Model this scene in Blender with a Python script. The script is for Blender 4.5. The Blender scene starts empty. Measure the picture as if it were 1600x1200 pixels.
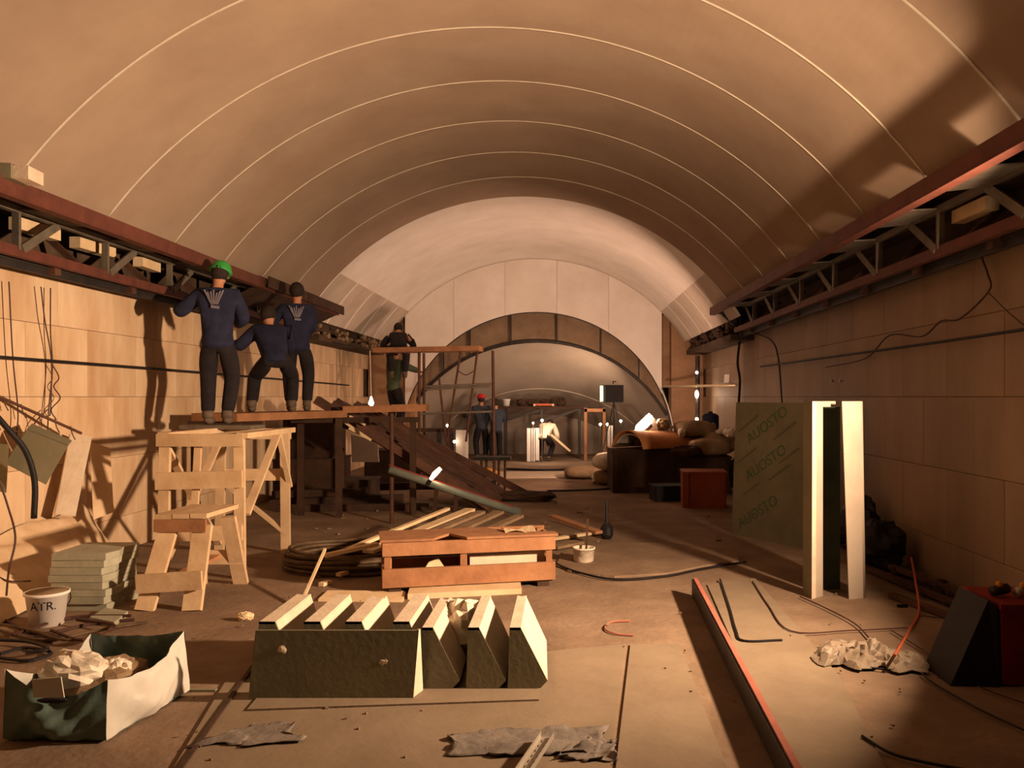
import bpy, bmesh, math, random
from mathutils import Vector, Matrix, Euler
R = random.Random(7)
V = Vector
C = bpy.context.scene.collection
sc = bpy.context.scene

# ---------------------------------------------------------------- camera, world, lights, exposure
CAMH = 1.6
FPX = 1300.0
cam_d = bpy.data.cameras.new('camera')
cam_d.sensor_fit = 'HORIZONTAL'
cam_d.sensor_width = 36.0
cam_d.lens = 36.0 * FPX / 1600.0
cam_d.shift_x = -0.05
cam_d.shift_y = 0.0125
cam_d.clip_start = 0.05
cam = bpy.data.objects.new('camera', cam_d)
cam.location = (0, 0, CAMH)
cam.rotation_euler = (math.pi / 2, 0, 0)
C.objects.link(cam)
sc.camera = cam

w = bpy.data.worlds.new('dark_hall')
sc.world = w
w.use_nodes = True
w.node_tree.nodes['Background'].inputs[0].default_value = (0.9, 0.5, 0.3, 1)
w.node_tree.nodes['Background'].inputs[1].default_value = 0.004

sc.view_settings.view_transform = 'Standard'
sc.view_settings.look = 'None'
sc.view_settings.gamma = 1.0
sc.view_settings.use_curve_mapping = False
sc.view_settings.exposure = 0.0


def area_light(name, loc, direction, power, color, size, size_y=None, spread=180):
    d = bpy.data.lights.new(name, 'AREA')
    d.energy = power
    d.color = color
    d.size = size
    if size_y:
        d.shape = 'RECTANGLE'
        d.size_y = size_y
    d.spread = math.radians(spread)
    o = bpy.data.objects.new(name, d)
    o.location = loc
    o.rotation_euler = Vector(direction).to_track_quat('-Z', 'Y').to_euler()
    C.objects.link(o)
    return o


def point_light(name, loc, power, color, r=0.03):
    d = bpy.data.lights.new(name, 'POINT')
    d.energy = power
    d.color = color
    d.shadow_soft_size = r
    o = bpy.data.objects.new(name, d)
    o.location = loc
    C.objects.link(o)
    return o


FLOOD = Vector((2.86, 4.4, 1.9))
FLOOD_DIR = Vector((-1.0, 0.46, 0.06)).normalized()
area_light('flood_near', FLOOD, FLOOD_DIR, 425, (1.0, 0.67, 0.42), 0.22, spread=137)
area_light('flood_spill', FLOOD + Vector((0.02, -0.1, 0.2)), (-0.45, 0.1, 1.0), 7, (1.0, 0.67, 0.42), 0.26)  # area light added for the near lamp's upward spill
# far work lamps in front of the end wall
FAR1 = Vector((1.45, 14.2, 1.22))
area_light('flood_far', FAR1, (-0.48, 0.86, 0.20), 340, (1.0, 0.60, 0.40), 0.30)
FAR2 = Vector((0.80, 19.5, 1.72))
area_light('flood_tripod', FAR2, (-0.7, 0.7, 0.10), 30, (1.0, 0.68, 0.45), 0.25)
point_light('bulb_far', (-0.45, 19.95, 1.12), 30, (1.0, 0.7, 0.5))
point_light('bulb_left', (-3.45, 15.0, 1.44), 9, (1.0, 0.65, 0.4))
point_light('bulb_pipe', (-1.58, 10.55, 0.66), 4, (1.0, 0.7, 0.4))
point_light('bulb_post', (2.85, 18.1, 1.62), 10, (1.0, 0.66, 0.45))


# ---------------------------------------------------------------- helpers
def P(px, py, d):
    return Vector(((px - 880) * d / FPX, d, CAMH + (620 - py) * d / FPX))


def F(px, py, h=0.0):
    d = (CAMH - h) * FPX / (py - 620)
    return Vector(((px - 880) * d / FPX, d, h))


def lin(c):
    c = c / 255.0
    return c / 12.92 if c <= 0.04045 else ((c + 0.055) / 1.055) ** 2.4


def S(r, g, b):
    return (lin(r), lin(g), lin(b))


MATS = {}


def mat(name, c1, c2=None, scale=6.0, rough=0.85, bump=0.0, bscale=None, metal=0.0, stretch=(1, 1, 1), rand=0.0, c3=None, spec=0.3, trans=0.0):
    if name in MATS:
        return MATS[name]
    m = bpy.data.materials.new(name)
    m.use_nodes = True
    nt = m.node_tree
    N, L = nt.nodes, nt.links
    b = N['Principled BSDF']
    b.inputs['Roughness'].default_value = rough
    b.inputs['Metallic'].default_value = metal
    b.inputs['Specular IOR Level'].default_value = spec
    if trans:
        b.inputs['Transmission Weight'].default_value = trans
    tc = N.new('ShaderNodeTexCoord')
    mp = N.new('ShaderNodeMapping')
    mp.inputs['Scale'].default_value = stretch
    L.new(tc.outputs['Object'], mp.inputs['Vector'])
    vec = mp.outputs['Vector']
    oi = N.new('ShaderNodeObjectInfo')
    if rand:
        ad = N.new('ShaderNodeVectorMath')
        ad.operation = 'MULTIPLY_ADD'
        cb = N.new('ShaderNodeCombineXYZ')
        for i in range(3):
            L.new(oi.outputs['Random'], cb.inputs[i])
        L.new(cb.outputs[0], ad.inputs[0])
        ad.inputs[1].default_value = (37, 53, 71)
        L.new(vec, ad.inputs[2])
        vec = ad.outputs[0]
    no = N.new('ShaderNodeTexNoise')
    no.inputs['Scale'].default_value = scale
    no.inputs['Detail'].default_value = 6
    no.inputs['Roughness'].default_value = 0.62
    L.new(vec, no.inputs['Vector'])
    cr = N.new('ShaderNodeValToRGB')
    cr.color_ramp.elements[0].position = 0.32
    cr.color_ramp.elements[1].position = 0.68
    cr.color_ramp.elements[0].color = (*c1, 1)
    cr.color_ramp.elements[1].color = (*(c2 or c1), 1)
    if c3:
        e = cr.color_ramp.elements.new(0.5)
        e.color = (*c3, 1)
    L.new(no.outputs['Fac'], cr.inputs['Fac'])
    col = cr.outputs['Color']
    if rand:
        hs = N.new('ShaderNodeHueSaturation')
        mr = N.new('ShaderNodeMapRange')
        mr.inputs['To Min'].default_value = 1 - rand
        mr.inputs['To Max'].default_value = 1 + rand
        L.new(oi.outputs['Random'], mr.inputs['Value'])
        L.new(mr.outputs[0], hs.inputs['Value'])
        L.new(col, hs.inputs['Color'])
        col = hs.outputs['Color']
    L.new(col, b.inputs['Base Color'])
    if bump:
        n2 = N.new('ShaderNodeTexNoise')
        n2.inputs['Scale'].default_value = bscale or scale * 4
        n2.inputs['Detail'].default_value = 5
        L.new(vec, n2.inputs['Vector'])
        bp = N.new('ShaderNodeBump')
        bp.inputs['Strength'].default_value = bump
        bp.inputs['Distance'].default_value = 0.02
        L.new(n2.outputs['Fac'], bp.inputs['Height'])
        L.new(bp.outputs['Normal'], b.inputs['Normal'])
    MATS[name] = m
    return m


def emit(name, color, strength):
    m = bpy.data.materials.new(name)
    m.use_nodes = True
    b = m.node_tree.nodes['Principled BSDF']
    b.inputs['Base Color'].default_value = (0.8, 0.8, 0.8, 1)
    b.inputs['Emission Color'].default_value = (*color, 1)
    b.inputs['Emission Strength'].default_value = strength
    MATS[name] = m
    return m


class MB:
    def __init__(s):
        s.v, s.f, s.m = [], [], []

    def add(s, vs, fs, mi=0):
        o = len(s.v)
        s.v += [tuple(v) for v in vs]
        s.f += [tuple(i + o for i in f) for f in fs]
        s.m += [mi] * len(fs)
        return s

    def hexa(s, b, t, mi=0):
        """bottom quad b (ccw), top quad t"""
        return s.add(list(b) + list(t), [(3, 2, 1, 0), (4, 5, 6, 7), (0, 1, 5, 4), (1, 2, 6, 5), (2, 3, 7, 6), (3, 0, 4, 7)], mi)

    def box(s, c, size, rz=0.0, rx=0.0, ry=0.0, mi=0):
        M = Euler((rx, ry, rz)).to_matrix()
        hx, hy, hz = size[0] / 2, size[1] / 2, size[2] / 2
        c = Vector(c)
        q = [(-1, -1), (1, -1), (1, 1), (-1, 1)]
        return s.hexa([c + M @ Vector((a * hx, b * hy, -hz)) for a, b in q], [c + M @ Vector((a * hx, b * hy, hz)) for a, b in q], mi)

    def beam(s, p0, p1, wd, th, up=(0, 0, 1), mi=0):
        p0, p1 = Vector(p0), Vector(p1)
        d = (p1 - p0).normalized()
        u = Vector(up)
        if abs(d.dot(u)) > 0.98:
            u = Vector((0, 1, 0))
        sd = d.cross(u).normalized()
        u = sd.cross(d).normalized()
        a, b = sd * wd / 2, u * th / 2
        return s.hexa([p0 - a - b, p0 + a - b, p1 + a - b, p1 - a - b], [p0 - a + b, p0 + a + b, p1 + a + b, p1 - a + b], mi)

    def tube(s, pts, r, n=7, cap=True, mi=0):
        pts = [Vector(p) for p in pts]
        rs = r if isinstance(r, (list, tuple)) else [r] * len(pts)
        rings = []
        pu = None
        for i, p in enumerate(pts):
            d = (pts[min(i + 1, len(pts) - 1)] - pts[max(i - 1, 0)])
            d = d.normalized() if d.length > 1e-9 else Vector((0, 0, 1))
            if pu is None:
                u = Vector((0, 0, 1)) if abs(d.z) < 0.9 else Vector((1, 0, 0))
            else:
                u = pu
            u = (u - d * u.dot(d))
            u = u.normalized() if u.length > 1e-6 else d.orthogonal().normalized()
            pu = u
            v = d.cross(u)
            rings.append([p + (u * math.cos(2 * math.pi * k / n) + v * math.sin(2 * math.pi * k / n)) * rs[i] for k in range(n)])
        vs = [q for rg in rings for q in rg]
        fs = []
        for i in range(len(pts) - 1):
            for k in range(n):
                a, b = i * n + k, i * n + (k + 1) % n
                fs.append((a, b, b + n, a + n))
        if cap:
            fs.append(tuple(reversed(range(n))))
            fs.append(tuple(range((len(pts) - 1) * n, len(pts) * n)))
        return s.add(vs, fs, mi)

    def lathe(s, prof, c, n=16, axis=(0, 0, 1), mi=0):
        """prof list of (r, z)"""
        q = Vector((0, 0, 1)).rotation_difference(Vector(axis))
        c = Vector(c)
        vs, fs = [], []
        for (r, z) in prof:
            for k in range(n):
                a = 2 * math.pi * k / n
                vs.append(c + q @ Vector((r * math.cos(a), r * math.sin(a), z)))
        for i in range(len(prof) - 1):
            for k in range(n):
                a, b = i * n + k, i * n + (k + 1) % n
                fs.append((a, b, b + n, a + n))
        fs.append(tuple(reversed(range(n))))
        fs.append(tuple(range((len(prof) - 1) * n, len(prof) * n)))
        return s.add(vs, fs, mi)

    def prism(s, poly, off, mi=0):
        """polygon of 3D points extruded by off"""
        n = len(poly)
        off = Vector(off)
        vs = [Vector(p) for p in poly] + [Vector(p) + off for p in poly]
        fs = [tuple(reversed(range(n))), tuple(range(n, 2 * n))] + [(i, (i + 1) % n, (i + 1) % n + n, i + n) for i in range(n)]
        return s.add(vs, fs, mi)

    def ball(s, c, rad, n=10, m=7, mi=0, noise=0.0, rot=0.0):
        c = Vector(c)
        rad = rad if isinstance(rad, (tuple, list)) else (rad, rad, rad)
        vs, fs = [], []
        cr, sr = math.cos(rot), math.sin(rot)
        for i in range(m + 1):
            t = math.pi * i / m
            for k in range(n):
                a = 2 * math.pi * k / n
                j = 1 + (R.uniform(-noise, noise) if noise else 0)
                x, y, z = rad[0] * math.sin(t) * math.cos(a) * j, rad[1] * math.sin(t) * math.sin(a) * j, rad[2] * math.cos(t) * j
                vs.append(c + Vector((x * cr - y * sr, x * sr + y * cr, z)))
        for i in range(m):
            for k in range(n):
                a, b = i * n + k, i * n + (k + 1) % n
                fs.append((a, a + n, b + n, b))
        return s.add(vs, fs, mi)

    def sheet(s, fn, nu, nv, th=0.0, mi=0):
        """fn(u,v)->point, double walled when th>0 (thickness downwards along z)"""
        g = [[Vector(fn(i / nu, j / nv)) for j in range(nv + 1)] for i in range(nu + 1)]
        vs = [p for row in g for p in row]
        idx = lambda i, j: i * (nv + 1) + j
        fs = [(idx(i, j), idx(i + 1, j), idx(i + 1, j + 1), idx(i, j + 1)) for i in range(nu) for j in range(nv)]
        if th:
            n0 = len(vs)
            vs += [p - Vector((0, 0, th)) for p in vs]
            fs += [tuple(n0 + q for q in reversed(f)) for f in fs[:]]
            for i in range(nu):
                fs.append((idx(i + 1, 0), idx(i, 0), n0 + idx(i, 0), n0 + idx(i + 1, 0)))
                fs.append((idx(i, nv), idx(i + 1, nv), n0 + idx(i + 1, nv), n0 + idx(i, nv)))
            for j in range(nv):
                fs.append((idx(0, j), idx(0, j + 1), n0 + idx(0, j + 1), n0 + idx(0, j)))
                fs.append((idx(nu, j + 1), idx(nu, j), n0 + idx(nu, j), n0 + idx(nu, j + 1)))
        return s.add(vs, fs, mi)

    def mesh(s, name, mats, smooth=False):
        me = bpy.data.meshes.new(name)
        me.from_pydata([tuple(v) for v in s.v], [], s.f)
        for m in (mats if isinstance(mats, (list, tuple)) else [mats]):
            me.materials.append(m)
        me.polygons.foreach_set('material_index', s.m)
        if smooth:
            me.polygons.foreach_set('use_smooth', [True] * len(me.polygons))
        me.update()
        bm = bmesh.new()
        bm.from_mesh(me)
        bmesh.ops.recalc_face_normals(bm, faces=bm.faces)
        bm.to_mesh(me)
        bm.free()
        return me


def tag(o, label=None, cat=None, group=None, kind=None):
    if label: o['label'] = label
    if cat: o['category'] = cat
    if group: o['group'] = group
    if kind: o['kind'] = kind
    return o


def thing(name, label, cat, loc=(0, 0, 0), group=None):
    o = bpy.data.objects.new(name, None)
    o.empty_display_size = 0.1
    o.location = loc
    C.objects.link(o)
    return tag(o, label, cat, group)


def adopt(o, parent):
    o.parent = parent
    M = Matrix.Translation(parent.location)
    p = parent.parent
    if p is not None:
        M = Matrix.Identity(4)
        M = parent.matrix_parent_inverse @ Matrix.Translation(parent.location) if False else Matrix.Identity(4)
    o.matrix_parent_inverse = M.inverted() if p is None else Matrix.Identity(4)


def part(name, mb, m, parent=None, smooth=False, label=None, origin=None):
    """mesh built in world coordinates; becomes a child of parent (or stands alone)"""
    if origin is not None:
        og = Vector(origin)
        mb.v = [tuple(Vector(v) - og) for v in mb.v]
    me = mb.mesh(name, m, smooth) if isinstance(mb, MB) else mb
    o = bpy.data.objects.new(name, me)
    if origin is not None:
        o.location = origin
    C.objects.link(o)
    if parent is not None:
        adopt(o, parent)
    if label:
        o['label'] = label
    return o


def struct(name, mb, m, smooth=False):
    o = part(name, mb, m, None, smooth)
    o['kind'] = 'structure'
    return o


def solo(name, mb, m, label, cat, group=None, smooth=False):
    c = [sum(v[i] for v in mb.v) / len(mb.v) for i in range(3)]
    z = min(v[2] for v in mb.v)
    return tag(part(name, mb, m, None, smooth, origin=(c[0], c[1], z)), label, cat, group)


def curve_pts(pts, n=6):
    """Catmull-Rom through pts"""
    pts = [Vector(p) for p in pts]
    if len(pts) < 3:
        return pts
    q = [pts[0] * 2 - pts[1]] + pts + [pts[-1] * 2 - pts[-2]]
    out = []
    for i in range(1, len(q) - 2):
        for k in range(n):
            t = k / n
            a, b, c, d = q[i - 1], q[i], q[i + 1], q[i + 2]
            out.append(0.5 * ((2 * b) + (c - a) * t + (2 * a - 5 * b + 4 * c - d) * t * t + (3 * b - a - 3 * c + d) * t ** 3))
    out.append(pts[-1])
    return out


# ---------------------------------------------------------------- materials
m_floor = mat('dusty_concrete', S(118, 98, 82), S(148, 126, 106), 1.6, 0.95, 0.35, 18, c3=S(132, 111, 92), spec=0.1)
m_sheet = mat('floor_board', S(126, 110, 92), S(142, 126, 106), 2.0, 0.95, 0.1, 30, spec=0.1)
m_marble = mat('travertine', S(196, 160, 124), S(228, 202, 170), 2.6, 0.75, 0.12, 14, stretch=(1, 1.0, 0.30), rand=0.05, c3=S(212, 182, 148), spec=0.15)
m_marble_r = mat('shaded_travertine', S(134, 110, 89), S(152, 128, 105), 2.0, 0.6, 0.1, 12, stretch=(1, 1.0, 0.3), rand=0.05, c3=S(144, 120, 97))  # same stone as the left wall, its weaker light put into the colour
m_backing = mat('raw_concrete', S(60, 46, 36), S(88, 70, 55), 3, 0.95, 0.4, 12)
m_vault = mat('grey_board', S(146, 126, 109), S(160, 140, 122), 1.2, 1.0, 0.06, 8, rand=0.02, spec=0.0)
m_seam = mat('seam_putty', S(184, 172, 154), S(204, 192, 174), 8, 0.85)
m_white = mat('white_putty', S(222, 214, 206), S(236, 230, 224), 1.5, 0.95, 0.04, 6, rand=0.01, spec=0.1)
m_whitelow = mat('unpainted_board', S(178, 164, 150), S(200, 188, 176), 1.5, 0.9)
m_core = mat('gypsum_core', S(200, 182, 160), S(218, 202, 180), 6, 0.95, 0.2, 40, spec=0.1)
m_green = mat('green_board', S(120, 116, 94), S(136, 130, 106), 3, 0.92, 0.08, 30)
m_casing = mat('casing_paper', S(164, 150, 136), S(182, 168, 152), 2, 0.95, 0.05, 20, spec=0.05)
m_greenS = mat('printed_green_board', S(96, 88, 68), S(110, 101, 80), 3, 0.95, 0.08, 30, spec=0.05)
m_greenD = mat('dark_green_board', S(70, 82, 72), S(92, 102, 88), 3, 0.9)
m_wood = mat('raw_pine', S(186, 156, 120), S(214, 186, 150), 3.0, 0.8, 0.15, 20, stretch=(1, 1, 1), rand=0.10)
m_woodR = mat('ruddy_plank', S(140, 96, 66), S(172, 124, 88), 4.0, 0.8, 0.2, 24, rand=0.1)
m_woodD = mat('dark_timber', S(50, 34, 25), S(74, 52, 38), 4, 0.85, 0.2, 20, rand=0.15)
m_woodP = mat('pale_lath', S(206, 178, 138), S(230, 206, 170), 4, 0.8, 0.1, 20, rand=0.08)
m_steelR = mat('red_primer', S(84, 48, 40), S(108, 62, 50), 5, 0.6, 0.1, 20, metal=0.1)
m_steelG = mat('grey_steel', S(98, 90, 80), S(126, 116, 102), 5, 0.55, 0.1, 20, metal=0.3)
m_steelD = mat('dark_steel', S(42, 38, 38), S(62, 56, 54), 5, 0.5, 0.1, 20, metal=0.3)
m_rust = mat('rusty_steel', S(70, 46, 36), S(98, 66, 50), 5, 0.7, 0.2, 25, metal=0.2, rand=0.15)
m_black = mat('black_rubber', S(22, 20, 22), S(34, 30, 32), 6, 0.6)
m_wire = mat('brown_wire', S(60, 38, 34), S(80, 52, 46), 6, 0.6)
m_orange = mat('orange_cord', S(176, 84, 52), S(196, 100, 62), 6, 0.6)
m_red = mat('red_paint', S(120, 30, 18), S(142, 40, 24), 4, 0.7)
m_redtape = mat('red_edge', S(158, 92, 78), S(176, 108, 92), 6, 0.7)
m_plastic = mat('milky_film', S(124, 110, 94), S(148, 132, 114), 5, 0.5, 0.3, 14, spec=0.3)
m_sack = mat('white_sack', S(206, 192, 172), S(228, 216, 198), 6, 0.6, 0.4, 16)
m_bag = mat('teal_bag', S(84, 104, 96), S(104, 122, 112), 3, 0.45, 0.25, 10)
m_bagR = mat('pale_bag_side', S(186, 182, 172), S(206, 202, 192), 3, 0.45, 0.3, 8)
m_rag = mat('grey_rag', S(104, 96, 90), S(136, 126, 116), 6, 0.95, 0.4, 20)
m_sacking = mat('dusty_sacking', S(120, 98, 74), S(150, 126, 98), 5, 0.95, 0.5, 18)
m_card = mat('cardboard', S(186, 124, 78), S(206, 146, 96), 3, 0.9, 0.1, 12)
m_cardD = mat('dark_carton', S(128, 62, 38), S(150, 80, 50), 3, 0.9)
m_coil = mat('coiled_hose', S(70, 54, 40), S(104, 84, 60), 8, 0.6)
m_navy = mat('navy_workwear', S(26, 29, 50), S(38, 41, 66), 9, 0.9, 0.3, 22)
m_trous = mat('dark_trousers', S(26, 22, 25), S(38, 33, 36), 9, 0.92, 0.3, 22)
m_blueg = mat('slate_workwear', S(44, 48, 60), S(58, 62, 74), 9, 0.9, 0.3, 22)
m_greenj = mat('olive_jacket', S(66, 76, 58), S(82, 92, 70), 9, 0.9, 0.3, 22)
m_whitej = mat('white_overall', S(224, 208, 182), S(238, 224, 202), 9, 0.9, 0.3, 22)
m_skin = mat('skin', S(170, 118, 90), S(188, 134, 104), 12, 0.6)
m_hair = mat('dark_hair', S(34, 26, 22), S(46, 36, 30), 30, 0.8, 0.4, 60)
m_boot = mat('work_boot', S(84, 70, 60), S(108, 92, 78), 10, 0.8)
m_helmG = mat('green_helmet', S(52, 150, 66), S(60, 160, 74), 3, 0.35)
m_capR = mat('red_cap', S(196, 40, 44), S(210, 52, 52), 6, 0.8)
m_emblem = mat('emblem_print', S(104, 98, 108), S(124, 118, 128), 8, 0.8)
m_yellow = mat('yellow_tarp', S(214, 140, 34), S(228, 156, 48), 6, 0.6, 0.3, 14)
m_pipe = mat('grey_pipe', S(104, 112, 104), S(124, 130, 120), 4, 0.5)
m_tarp = mat('dusty_tarp', S(206, 176, 140), S(228, 202, 168), 4, 0.8, 0.5, 8)
m_lineprint = mat('grey_print', S(78, 74, 56), S(84, 78, 60), 6, 0.9)
m_print = mat('green_print', S(60, 78, 50), S(66, 84, 56), 6, 0.9)
m_ink = mat('black_ink', S(30, 28, 34), S(40, 36, 42), 6, 0.7)
m_chrome = mat('bright_pipe', S(214, 196, 160), S(226, 210, 176), 4, 0.35, metal=0.4)
m_brass = mat('dull_zinc', S(168, 160, 146), S(190, 182, 168), 6, 0.45, metal=0.5)
e_white = emit('lit_glass', (1.0, 0.74, 0.42), 3.5)
e_warm = emit('lit_bulb', (1.0, 0.80, 0.55), 22)
e_yel = emit('lit_strip', (0.95, 0.95, 0.45), 3.0)

# ---------------------------------------------------------------- hall shell
CX = -0.655
HW = 3.915
XL, XR = CX - HW, CX + HW
WALLH = 2.69
DEND = 19.3
RV, ZV = 4.1, 0.70          # vault radius and centre height
VA = math.asin(3.30 / RV)   # vault half angle behind the cornice
VF = math.asin(3.47 / RV)   # and beyond it
PORT = 13.3

struct('floor', MB().box((CX, 13.0, -0.1), (9.0, 36, 0.2)), m_floor)


def arc_strip(mb, d0, d1, r, th, a0, a1, n, mi=0):
    vs, fs = [], []
    for i in range(n + 1):
        a = a0 + (a1 - a0) * i / n
        for rr in (r, r + th):
            x, z = CX + rr * math.sin(a), ZV + rr * math.cos(a)
            vs += [(x, d0, z), (x, d1, z)]
    for i in range(n):
        b = i * 4
        fs += [(b, b + 1, b + 5, b + 4), (b + 2, b + 6, b + 7, b + 3), (b, b + 4, b + 6, b + 2), (b + 1, b + 3, b + 7, b + 5)]
    fs += [(0, 2, 3, 1), (n * 4, n * 4 + 1, n * 4 + 3, n * 4 + 2)]
    return mb.add(vs, fs, mi)


ceil = bpy.data.objects.new('ceiling', None)
C.objects.link(ceil)
ceil['kind'] = 'structure'
seam_ds = [PORT - 1.2 - 1.225 * k for k in range(13)]
edges = [PORT] + seam_ds
pm = arc_strip(MB(), -0.61, 0.61, RV, 0.03, -VA, VA, 96).mesh('vault_panel', m_vault, False)
for k in range(13):
    a, b = edges[k], edges[k + 1]
    o = bpy.data.objects.new('vault_panel', pm)
    o.location = (0, (a + b) / 2, 0)
    o.scale = (1, (a - b - 0.004) / 1.22, 1)
    C.objects.link(o)
    adopt(o, ceil)
sm = arc_strip(MB(), -0.014, 0.014, RV - 0.006, 0.008, -VA, VA, 64).mesh('seam_bead', m_seam, True)
for d in seam_ds:
    o = bpy.data.objects.new('seam_bead', sm)
    o.location = (0, d, 0)
    C.objects.link(o)
    adopt(o, ceil)
fm = arc_strip(MB(), -0.6, 0.6, RV, 0.03, -VF, VF, 96).mesh('white_vault_panel', m_white, False)
VB = math.asin(2.92 / RV)
lowm = MB()
for s in (-1, 1):
    pass
for k in range(5):
    d0 = PORT + 0.006 + 1.2 * k
    o = bpy.data.objects.new('white_vault_panel', fm)
    o.location = (0, d0 + 0.6, 0)
    C.objects.link(o)
    adopt(o, ceil)
    for s in (-1, 1):
        q = arc_strip(MB(), d0 + 0.05, d0 + 1.15, RV - 0.004, 0.006, s * VB, s * VF, 12)
        part('unpainted_strip', q, m_whitelow, ceil, False)

# side walls: backing plus stone slabs laid in courses
rows = [0.0, 0.36, 0.98, 1.60, 2.24, WALLH]
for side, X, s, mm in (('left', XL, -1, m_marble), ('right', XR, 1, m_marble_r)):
    wl = bpy.data.objects.new('wall_' + side, None)
    C.objects.link(wl)
    wl['kind'] = 'structure'
    part('backing', MB().box((X + s * 0.18, 9.0, 1.75), (0.28, 22.6, 3.5)), m_backing, wl)
    W0 = 0.92
    cache = {}
    for ri in range(5):
        z0, z1 = rows[ri], rows[ri + 1]
        h = z1 - z0
        key = round(h, 3)
        if key not in cache:
            mb = MB()
            g = 0.0018
            t = 0.035
            a, b, c = W0 / 2 - g, h / 2 - g, 0.0025
            f = [(-a, -b), (a, -b), (a, b), (-a, b)]
            fi = [(-a + c, -b + c), (a - c, -b + c), (a - c, b - c), (-a + c, b - c)]
            mb.add([(0, y, z) for y, z in f] + [(-s * t * 0.94, y, z) for y, z in f] + [(-s * t, y, z) for y, z in fi],
                   [(0, 1, 2, 3)] + [(i, (i + 1) % 4, (i + 1) % 4 + 4, i + 4) for i in range(4)] + [(i + 4, (i + 1) % 4 + 4, (i + 1) % 4 + 8, i + 8) for i in range(4)] + [(8, 9, 10, 11)])
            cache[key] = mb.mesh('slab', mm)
        off = (ri % 2) * 0.46
        n = 0
        y = -1.2 + off
        while y < DEND - 0.2:
            o = bpy.data.objects.new('slab', cache[key])
            o.location = (X + s * 0.04 + R.uniform(-0.0015, 0.0015), y, (z0 + z1) / 2)
            C.objects.link(o)
            adopt(o, wl)
            y += W0

# end wall: five white boards between vault and arch
ARX, ARZ, ARR = -0.62, 0.40, 3.17


def vault_z(x):
    return ZV + math.sqrt(max(0, RV * RV - (x - CX) ** 2))


def arch_z(x, r=ARR, cz=ARZ):
    return cz + math.sqrt(max(0.0, r * r - (x - ARX) ** 2))


wb = bpy.data.objects.new('wall_back', None)
C.objects.link(wb)
wb['kind'] = 'structure'
bx = [-3.67, -2.54, -1.35, -0.148, 1.054, 2.29]
for i in range(5):
    x0, x1 = bx[i] + 0.003, bx[i + 1] - 0.003
    n = 12
    top = [(x0 + (x1 - x0) * k / n) for k in range(n + 1)]
    poly = [(x, DEND, arch_z(x)) for x in top] + [(x, DEND, vault_z(x) - 0.005) for x in reversed(top)]
    part('wall_board', MB().prism(poly, (0, 0.05, 0)), m_white, wb)
m_brownwall = mat('brown_stone', S(150, 116, 88), S(176, 140, 108), 2, 0.7, 0.2, 8, stretch=(1, 1, 2))
part('side_pier', MB().box((XL + 0.55, DEND + 0.45, 1.75), (1.1, 0.5, 3.5)), m_brownwall, wb)
part('side_pier', MB().box((XR - 0.35, DEND + 0.45, 1.75), (0.75, 0.5, 3.5)), m_brownwall, wb)
part('pier_head', MB().box((2.40, DEND + 0.60, 2.70), (0.42, 0.10, 1.70)), m_brownwall, wb)
# arch lining: dark crescent panel with studs, set back
mb = MB()
n = 40
IR, IZ = 3.55, -0.62
xs = [-3.55 + 6.0 * k / n for k in range(n + 1)]
inner = lambda x: IZ + math.sqrt(max(0.0, IR * IR - (x - ARX) ** 2))
for k in range(n):
    a, b = xs[k], xs[k + 1]
    za0, zb0 = min(inner(a), arch_z(a) + 0.3), min(inner(b), arch_z(b) + 0.3)
    za1, zb1 = arch_z(a) + 0.35, arch_z(b) + 0.35
    mb.prism([(a, DEND + 0.42, za0), (b, DEND + 0.42, zb0), (b, DEND + 0.42, zb1), (a, DEND + 0.42, za1)], (0, 0.04, 0))
m_cres = mat('crescent_board', S(128, 108, 88), S(156, 134, 110), 3, 0.9, 0.2, 12)
part('crescent_board', mb, m_cres, wb)
for px in (690, 732, 797, 870, 940, 1000):
    x = (px - 880) * DEND / FPX
    if inner(x) < arch_z(x):
        part('stud', MB().box((x, DEND + 0.30, (inner(x) + arch_z(x)) / 2 + 0.1), (0.03, 0.06, arch_z(x) - inner(x) + 0.25)), m_steelD, wb)
pts = [(x, DEND + 0.36, inner(x)) for x in xs if inner(x) < arch_z(x)]
part('inner_rim', MB().tube(pts, 0.035, 6), m_steelD, wb)
pts = [(ARX + ARR * math.cos(t), DEND + 0.02, ARZ + ARR * math.sin(t)) for t in [math.pi * (k / 48) for k in range(-3, 52)]]
part('arch_rim', MB().tube(pts, 0.022, 6), m_steelD, wb)
pts = [(ARX + (ARR + .03) * math.cos(t), DEND - 0.03, ARZ + (ARR + .03) * math.sin(t)) for t in [math.pi * (k / 48) for k in range(-5, 8)]]
part('arch_bead', MB().tube(pts, 0.016, 6), m_white, wb, label='bright bead on the arch edge')


# inner hall: sloping vault behind the opening
def hall(u, v):
    d = 20.0 + 3.4 * u
    a = -1.45 + 2.9 * v
    drop = 1.85 * u
    return Vector((ARX + 3.75 * math.sin(a), d, max(-0.05, -0.85 - drop + 3.75 * math.cos(a))))


m_hall = mat('hall_plaster', S(150, 136, 122), S(168, 152, 138), 1.0, 0.9)
hv = bpy.data.objects.new('trim_1', None)
C.objects.link(hv)
hv['kind'] = 'structure'
part('hall_vault', MB().sheet(hall, 16, 40), m_hall, hv, True)
part('hall_end', MB().box((ARX, 23.35, 0.65), (6.6, 0.1, 1.3)), m_hall, hv)
for u in (0.58,):
    part('seam_bead', MB().tube([hall(u, v / 40) - Vector((0, 0.0, 0.01)) for v in range(10, 31)], 0.012, 5), m_seam, hv)

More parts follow.
